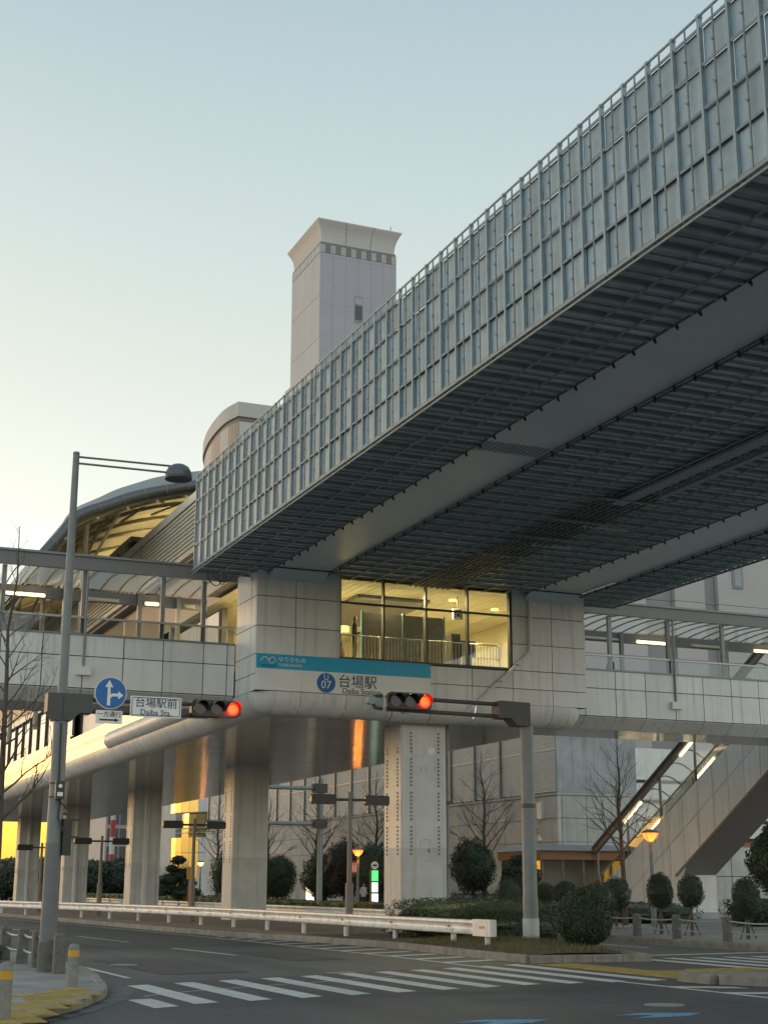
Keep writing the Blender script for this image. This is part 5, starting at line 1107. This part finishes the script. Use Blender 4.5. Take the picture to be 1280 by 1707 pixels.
# cloud-pruned pine
cpn = thing('cloud_pruned_pine', 'cloud pruned tree with rounded pads left of the second signal post', 'tree', (33, 122, .15))
cm = MB()
for k, (dx, z, r) in enumerate(((0, 3.7, .62), (-.55, 3.0, .5), (.5, 2.7, .6), (-.8, 2.1, .85), (.75, 1.9, .85), (0, 2.4, .7), (-1.3, 1.3, .9), (.3, 1.1, 1.1), (1.3, 1.0, .8))):
    core(cm, (33+dx, 122, z), r, r, r*.6, k); leafy(cm, (33+dx, 122, z), r, r, r*.6, 500, .09, seed=k)
build('crown', cm, 'leaf_dark', cpn); build('trunk', MB().tube([(33, 122, .1), (32.7, 122, 1.5), (33.15, 122, 2.6), (33, 122, 3.6)], [.16, .13, .1, .05], 7), 'bark', cpn)
def hedge(label, x0, x1, y0, y1, z0, z1, mat, seed, n, size, group='hedges'):
    t = thing('hedge', label, 'hedge', ((x0+x1)/2, (y0+y1)/2, z0), group)
    mb = MB(); L_ = max(x1-x0, y1-y0); k = max(1, int(L_/2.2)); xa = (x1-x0) > (y1-y0)
    for i in range(k):
        f = (i+.5)/k; c = (x0+(x1-x0)*f, (y0+y1)/2, (z0+z1)/2) if xa else ((x0+x1)/2, y0+(y1-y0)*f, (z0+z1)/2)
        rx = (x1-x0)/k*.62 if xa else (x1-x0)/2; ry = (y1-y0)/2 if xa else (y1-y0)/k*.62
        core(mb, c, rx, ry, (z1-z0)/2, seed+i, .12, True); leafy(mb, c, rx, ry, (z1-z0)/2, n//k, size, .12, seed+i, True, z0)
    build('foliage', mb, mat, t); return t
hedge('dense dark hedge on the median behind the white guard rail end', 17.15, 20.7, 36.2, 39.7, .12, 1.24, 'leaf_hedge', 3, 24000, .03)
hedge('low hedge at the foot of the signal mast', 18.0, 20.0, 35.0, 36.5, .15, .7, 'leaf_dark', 8, 3000, .035)
hedge('light green clipped hedge beyond the guard rail right of the second column', 32.2, 33.4, 78, 112, .15, .75, 'leaf_lime', 5, 9000, .06)
hedge('light green clipped hedge between the far columns', 33.2, 34.6, 113, 170, .15, .85, 'leaf_lime', 6, 7000, .08)
hedge('dark low hedge in front of the concrete building', 38.4, 40.0, 72, 96, .15, 1.2, 'leaf_dark', 7, 8000, .07)
hedge('dark low hedge at the foot of the stair wall', 33.2, 36.4, 52.0, 64, .15, .95, 'leaf_dark', 9, 6000, .06)
hedge('dark hedge below the stair at the right picture edge', 35.0, 39.5, 46.5, 48.6, .15, 1.15, 'leaf_dark', 10, 6000, .06)
hedge('small dark shrub at the left picture edge by the fence', 4.0, 4.7, 30.2, 31.2, .12, .5, 'leaf_dark', 12, 1500, .03)
bush('evergreen_tree', 'dark broad evergreen below the golden sky at far left', 'tree', 25.5, 152, .1, 9, 4.3, 'leaf_dark', 61, 5000, .2, 0, 'evergreen trees along the far pavement')
for i, (x, y, wd_, h, l) in enumerate(((34, 168, 8, 4.4, 'dark broad evergreen right of the lamp mast in the far gap'), (40.5, 175, 8, 4.6, 'dark broad evergreen behind the small distant lamp'), (31, 200, 9, 4.8, 'distant dark evergreen at the left end of the median'), (45, 190, 7, 4.6, 'dark broad evergreen left of the curved building'))):
    bush('evergreen_tree', l, 'tree', x, y, .1, wd_, h, 'leaf_dark', 62+i, 5000, .2, 0, 'evergreen trees along the far pavement')
# dry grass on the mound
gr = MB(); rg = random.Random(4)
for _ in range(5200):
    x = rg.uniform(15.9, 19.0); y = rg.uniform(29.05, 36.0)
    if x > 18.2+(y-29)*.3: continue
    t_ = (y-28.95)/15; xr = 18.3+t_*4-.12; u = (x-15.9)/(xr-15.9)
    if not 0 < u < 1: continue
    h0 = .15+.15*math.sin(math.pi*u)**.6*math.sin(math.pi*min(1, t_*1.15+.03))**.6
    a = rg.uniform(0, 6.28); hgt = rg.uniform(.05, .16); q = Vector((math.cos(a)*.012, math.sin(a)*.012, 0)); lean = Vector((rg.gauss(0, .05), rg.gauss(0, .05), hgt))
    p = Vector((x, y, h0-.02)); gr.quad(p-q, p+q, p+lean)
go = single('dry_grass', gr, 'grass_dry', 'dry yellowish grass on the median tip', None, kind='stuff')
# bare winter trees
def bare_tree(h, seed, first=.32, spread=.42, nbr=26, girth=1.0):
    rnd = random.Random(seed); mb = MB()
    trunk = [Vector((rnd.gauss(0, .012)*h*k/8, rnd.gauss(0, .012)*h*k/8, h*k/8)) for k in range(9)]; r0 = (.0165*h+.02)*girth
    mb.tube(trunk, [r0*(1-.93*k/8) for k in range(9)], 8)
    def limb(p, d, L_, r, lev):
        n = 4; pts = [p]; dd = d.copy()
        for k in range(n):
            dd = (dd+Vector((rnd.gauss(0, .14), rnd.gauss(0, .14), rnd.gauss(.06, .1)))).normalized(); pts.append(pts[-1]+dd*L_/n)
        mb.tube(pts, [r*(1-.75*k/n) for k in range(n+1)], (5, 4, 3)[min(2, lev)], False)
        if lev < 2:
            for k in range(rnd.randint(4, 6) if lev == 0 else rnd.randint(3, 4)):
                f = rnd.uniform(.3, 1.0); i = min(n-1, int(f*n)); q = pts[i].lerp(pts[i+1], f*n-i)
                ax = (pts[i+1]-pts[i]).normalized(); sd_ = ax.orthogonal().normalized(); sd_ = Matrix.Rotation(rnd.uniform(0, 6.28), 3, ax) @ sd_
                limb(q, (ax*.8+sd_*.65+Vector((0, 0, .15))).normalized(), L_*rnd.uniform(.35, .6), r*.5*(1-.4*f), lev+1)
    for k in range(nbr):
        t_ = first+(1-first)*(k+rnd.random()*.6)/nbr; a = k*2.4+rnd.gauss(0, .3); z = h*t_; i = min(7, int(t_*8)); p = trunk[i].lerp(trunk[i+1], t_*8-i)
        d = Vector((math.cos(a), math.sin(a), .55+.6*t_)).normalized(); L_ = h*spread*(1.08-t_)**.75*rnd.uniform(.75, 1.1)
        limb(p, d, L_, r0*.42*(1.05-t_), 0)
    return mb
variants = {k: bare_tree(9.0, 100+k).mesh('branches', 'bark') for k in range(3)}
def place_tree(label, x, y, h, k, rz=0, w_=1.0):
    t = thing('bare_tree', label, 'tree', (x, y, .1), 'bare winter trees')
    o = link('branches', variants[k], t, (x, y, .1)); s_ = h/9.0; o.scale = (s_*w_, s_*w_, s_); o.rotation_euler = (0, 0, rz)
    return t
place_tree('bare tree in front of the louvres right of the wide column', 38, 75, 9.0, 0, .3)
place_tree('bare tree in front of the outdoor stair', 31.7, 50.4, 7.4, 1, 1.2, .9)
place_tree('bare tree behind the galvanised gantry pole', 37.8, 101.5, 9.3, 2, 2.2)
place_tree('bare tree just right of the second column', 38.3, 114, 8.8, 0, 3.3)
place_tree('bare tree mostly hidden behind the wide column', 38, 91, 9.0, 1, 4.1)
place_tree('bare tree between the second column and second signal post', 40, 134, 10, 2, 5.0)
sap = thing('bare_sapling', 'tall thin bare tree at the left picture edge in front of the walkway', 'tree', (4.75, 32.2, .1), 'bare winter trees')
o = build('branches', bare_tree(9.3, 141, .3, .24, 34, .62), 'bark', sap)
o.location = (0, 0, 0); o.data.transform(Matrix.Translation(ORG[sap]))
o.location = Vector((0, 0, 0))
# ------------------------------------------------------------------ far background at the left
Ob = thing('office_block', 'distant glass office block with a fine window grid beside the golden sky', 'building', (80, 300, 0))
build('core', MB().box(65.6, 96, 300, 318, 0, 42), 'wing_pale', Ob)
for i in range(8):
    for j in range(9): pbox('window', Ob, 'glass_sky', 66.0+i*2.6, 68.2+i*2.6, 299.8, 300, 3+j*3.6, 5.8+j*3.6)
ma = thing('red_white_chimney', 'slim red and white banded chimney in front of the office block', 'chimney', (62.6, 280, 0))
for k in range(8): build('band', MB().cyl((62.6, 280, 1+k*3.2), (62.6, 280, 1+(k+1)*3.2), .55-.02*k, n=12), 'paint_red' if k % 2 == 1 else 'paint_plain_white', ma)
hw = thing('site_hoarding', 'plain white hoarding wall behind the far shrubs', 'wall', (50, 215, 0))
for k in range(10): pbox('hoarding_panel', hw, 'panel_white', 44.0+k*2.5, 46.46+k*2.5, 215, 215.2, .1, 5.2)
for i, (x, y, h, k) in enumerate(((20, 190, 9, 0), (26, 205, 10, 1), (40.5, 215, 10, 2), (14, 175, 8, 1), (44, 222, 10, 0))): place_tree(('bare treetop silhouetted on golden sky, leftmost', 'bare treetop silhouetted between the two leftmost columns', 'bare treetop silhouetted right of the fourth column', 'bare treetop against golden sky beside the sapling', 'bare treetop in front of the white hoarding')[i], x, y, h, k, i)
# ------------------------------------------------------------------ people
def person(label, loc, facing, top, legs, hair='cloth_black', arm_out=0.0):
    x, y, z = loc; t = thing('person', label, 'person', loc)
    J = {'pel': (0, 0, .92), 'chest': (0, .0, 1.22), 'neck': (0, .01, 1.43), 'head': (0, -.02, 1.54), 'top': (0, -.01, 1.66), 'ls': (.18, 0, 1.38), 'le': (.23, .03, 1.12), 'lw': (.2, -.12-arm_out, .98+arm_out), 'rs': (-.18, 0, 1.38), 're': (-.23, .03, 1.12), 'rw': (-.2, -.12, .95),
         'lh': (.09, 0, .86), 'lk': (.1, -.02, .48), 'la': (.1, .02, .09), 'lt': (.1, -.14, .04), 'rh': (-.09, 0, .86), 'rk': (-.1, -.04, .48), 'ra': (-.1, 0, .09), 'rt': (-.1, -.16, .04)}
    Rr = {'pel': .14, 'chest': .155, 'neck': .055, 'head': .088, 'top': .06, 'ls': .07, 'le': .05, 'lw': .036, 'rs': .07, 're': .05, 'rw': .036, 'lh': .09, 'lk': .062, 'la': .045, 'lt': .035, 'rh': .09, 'rk': .062, 'ra': .045, 'rt': .035}
    ks_ = list(J); E_ = [('pel', 'chest'), ('chest', 'neck'), ('neck', 'head'), ('head', 'top'), ('chest', 'ls'), ('ls', 'le'), ('le', 'lw'), ('chest', 'rs'), ('rs', 're'), ('re', 'rw'), ('pel', 'lh'), ('lh', 'lk'), ('lk', 'la'), ('la', 'lt'), ('pel', 'rh'), ('rh', 'rk'), ('rk', 'ra'), ('ra', 'rt')]
    me = bpy.data.meshes.new('body'); me.from_pydata([J[k] for k in ks_], [(ks_.index(a), ks_.index(b)) for a, b in E_], [])
    ob = bpy.data.objects.new('tmp', me); COL.objects.link(ob)
    md = ob.modifiers.new('s', 'SKIN'); sv = me.skin_vertices[0].data
    for i, k in enumerate(ks_): sv[i].radius = (Rr[k], Rr[k]*(.75 if k in ('pel', 'chest') else 1))
    sv[0].use_root = True; ob.modifiers.new('u', 'SUBSURF').levels = 2
    dg = bpy.context.evaluated_depsgraph_get(); dg.update(); bm_ = bpy.data.meshes.new_from_object(ob.evaluated_get(dg)); bpy.data.objects.remove(ob)
    bm_.materials.clear()
    for m_ in ('skin', top, legs, hair): bm_.materials.append(MATS[m_])
    for p in bm_.polygons:
        c = p.center; p.use_smooth = True
        p.material_index = 3 if (c.z > 1.59 or (c.z > 1.47 and c.y > .02)) else 0 if c.z > 1.43 or (abs(c.x) > .15 and c.z < 1.0 and c.y < -.09) else 1 if c.z > .84 else 2 if c.z > .1 else 3
    o = link('body', bm_, t, loc); o.rotation_euler = (0, 0, facing); return t
person('person in a dark coat facing right inside the lit concourse window', (17.9, 44.75, 8.82), rad(70), 'cloth_black', 'cloth_navy', arm_out=.12)
person('person in a pale jacket waiting beside the lit bus stop pillar', (34.75, 85.0, .15), rad(20), 'cloth_white', 'cloth_navy')
person('person with dark hair crossing the right hand walkway', (29.35, 47.0, 8.5), rad(90), 'cloth_black', 'cloth_black')
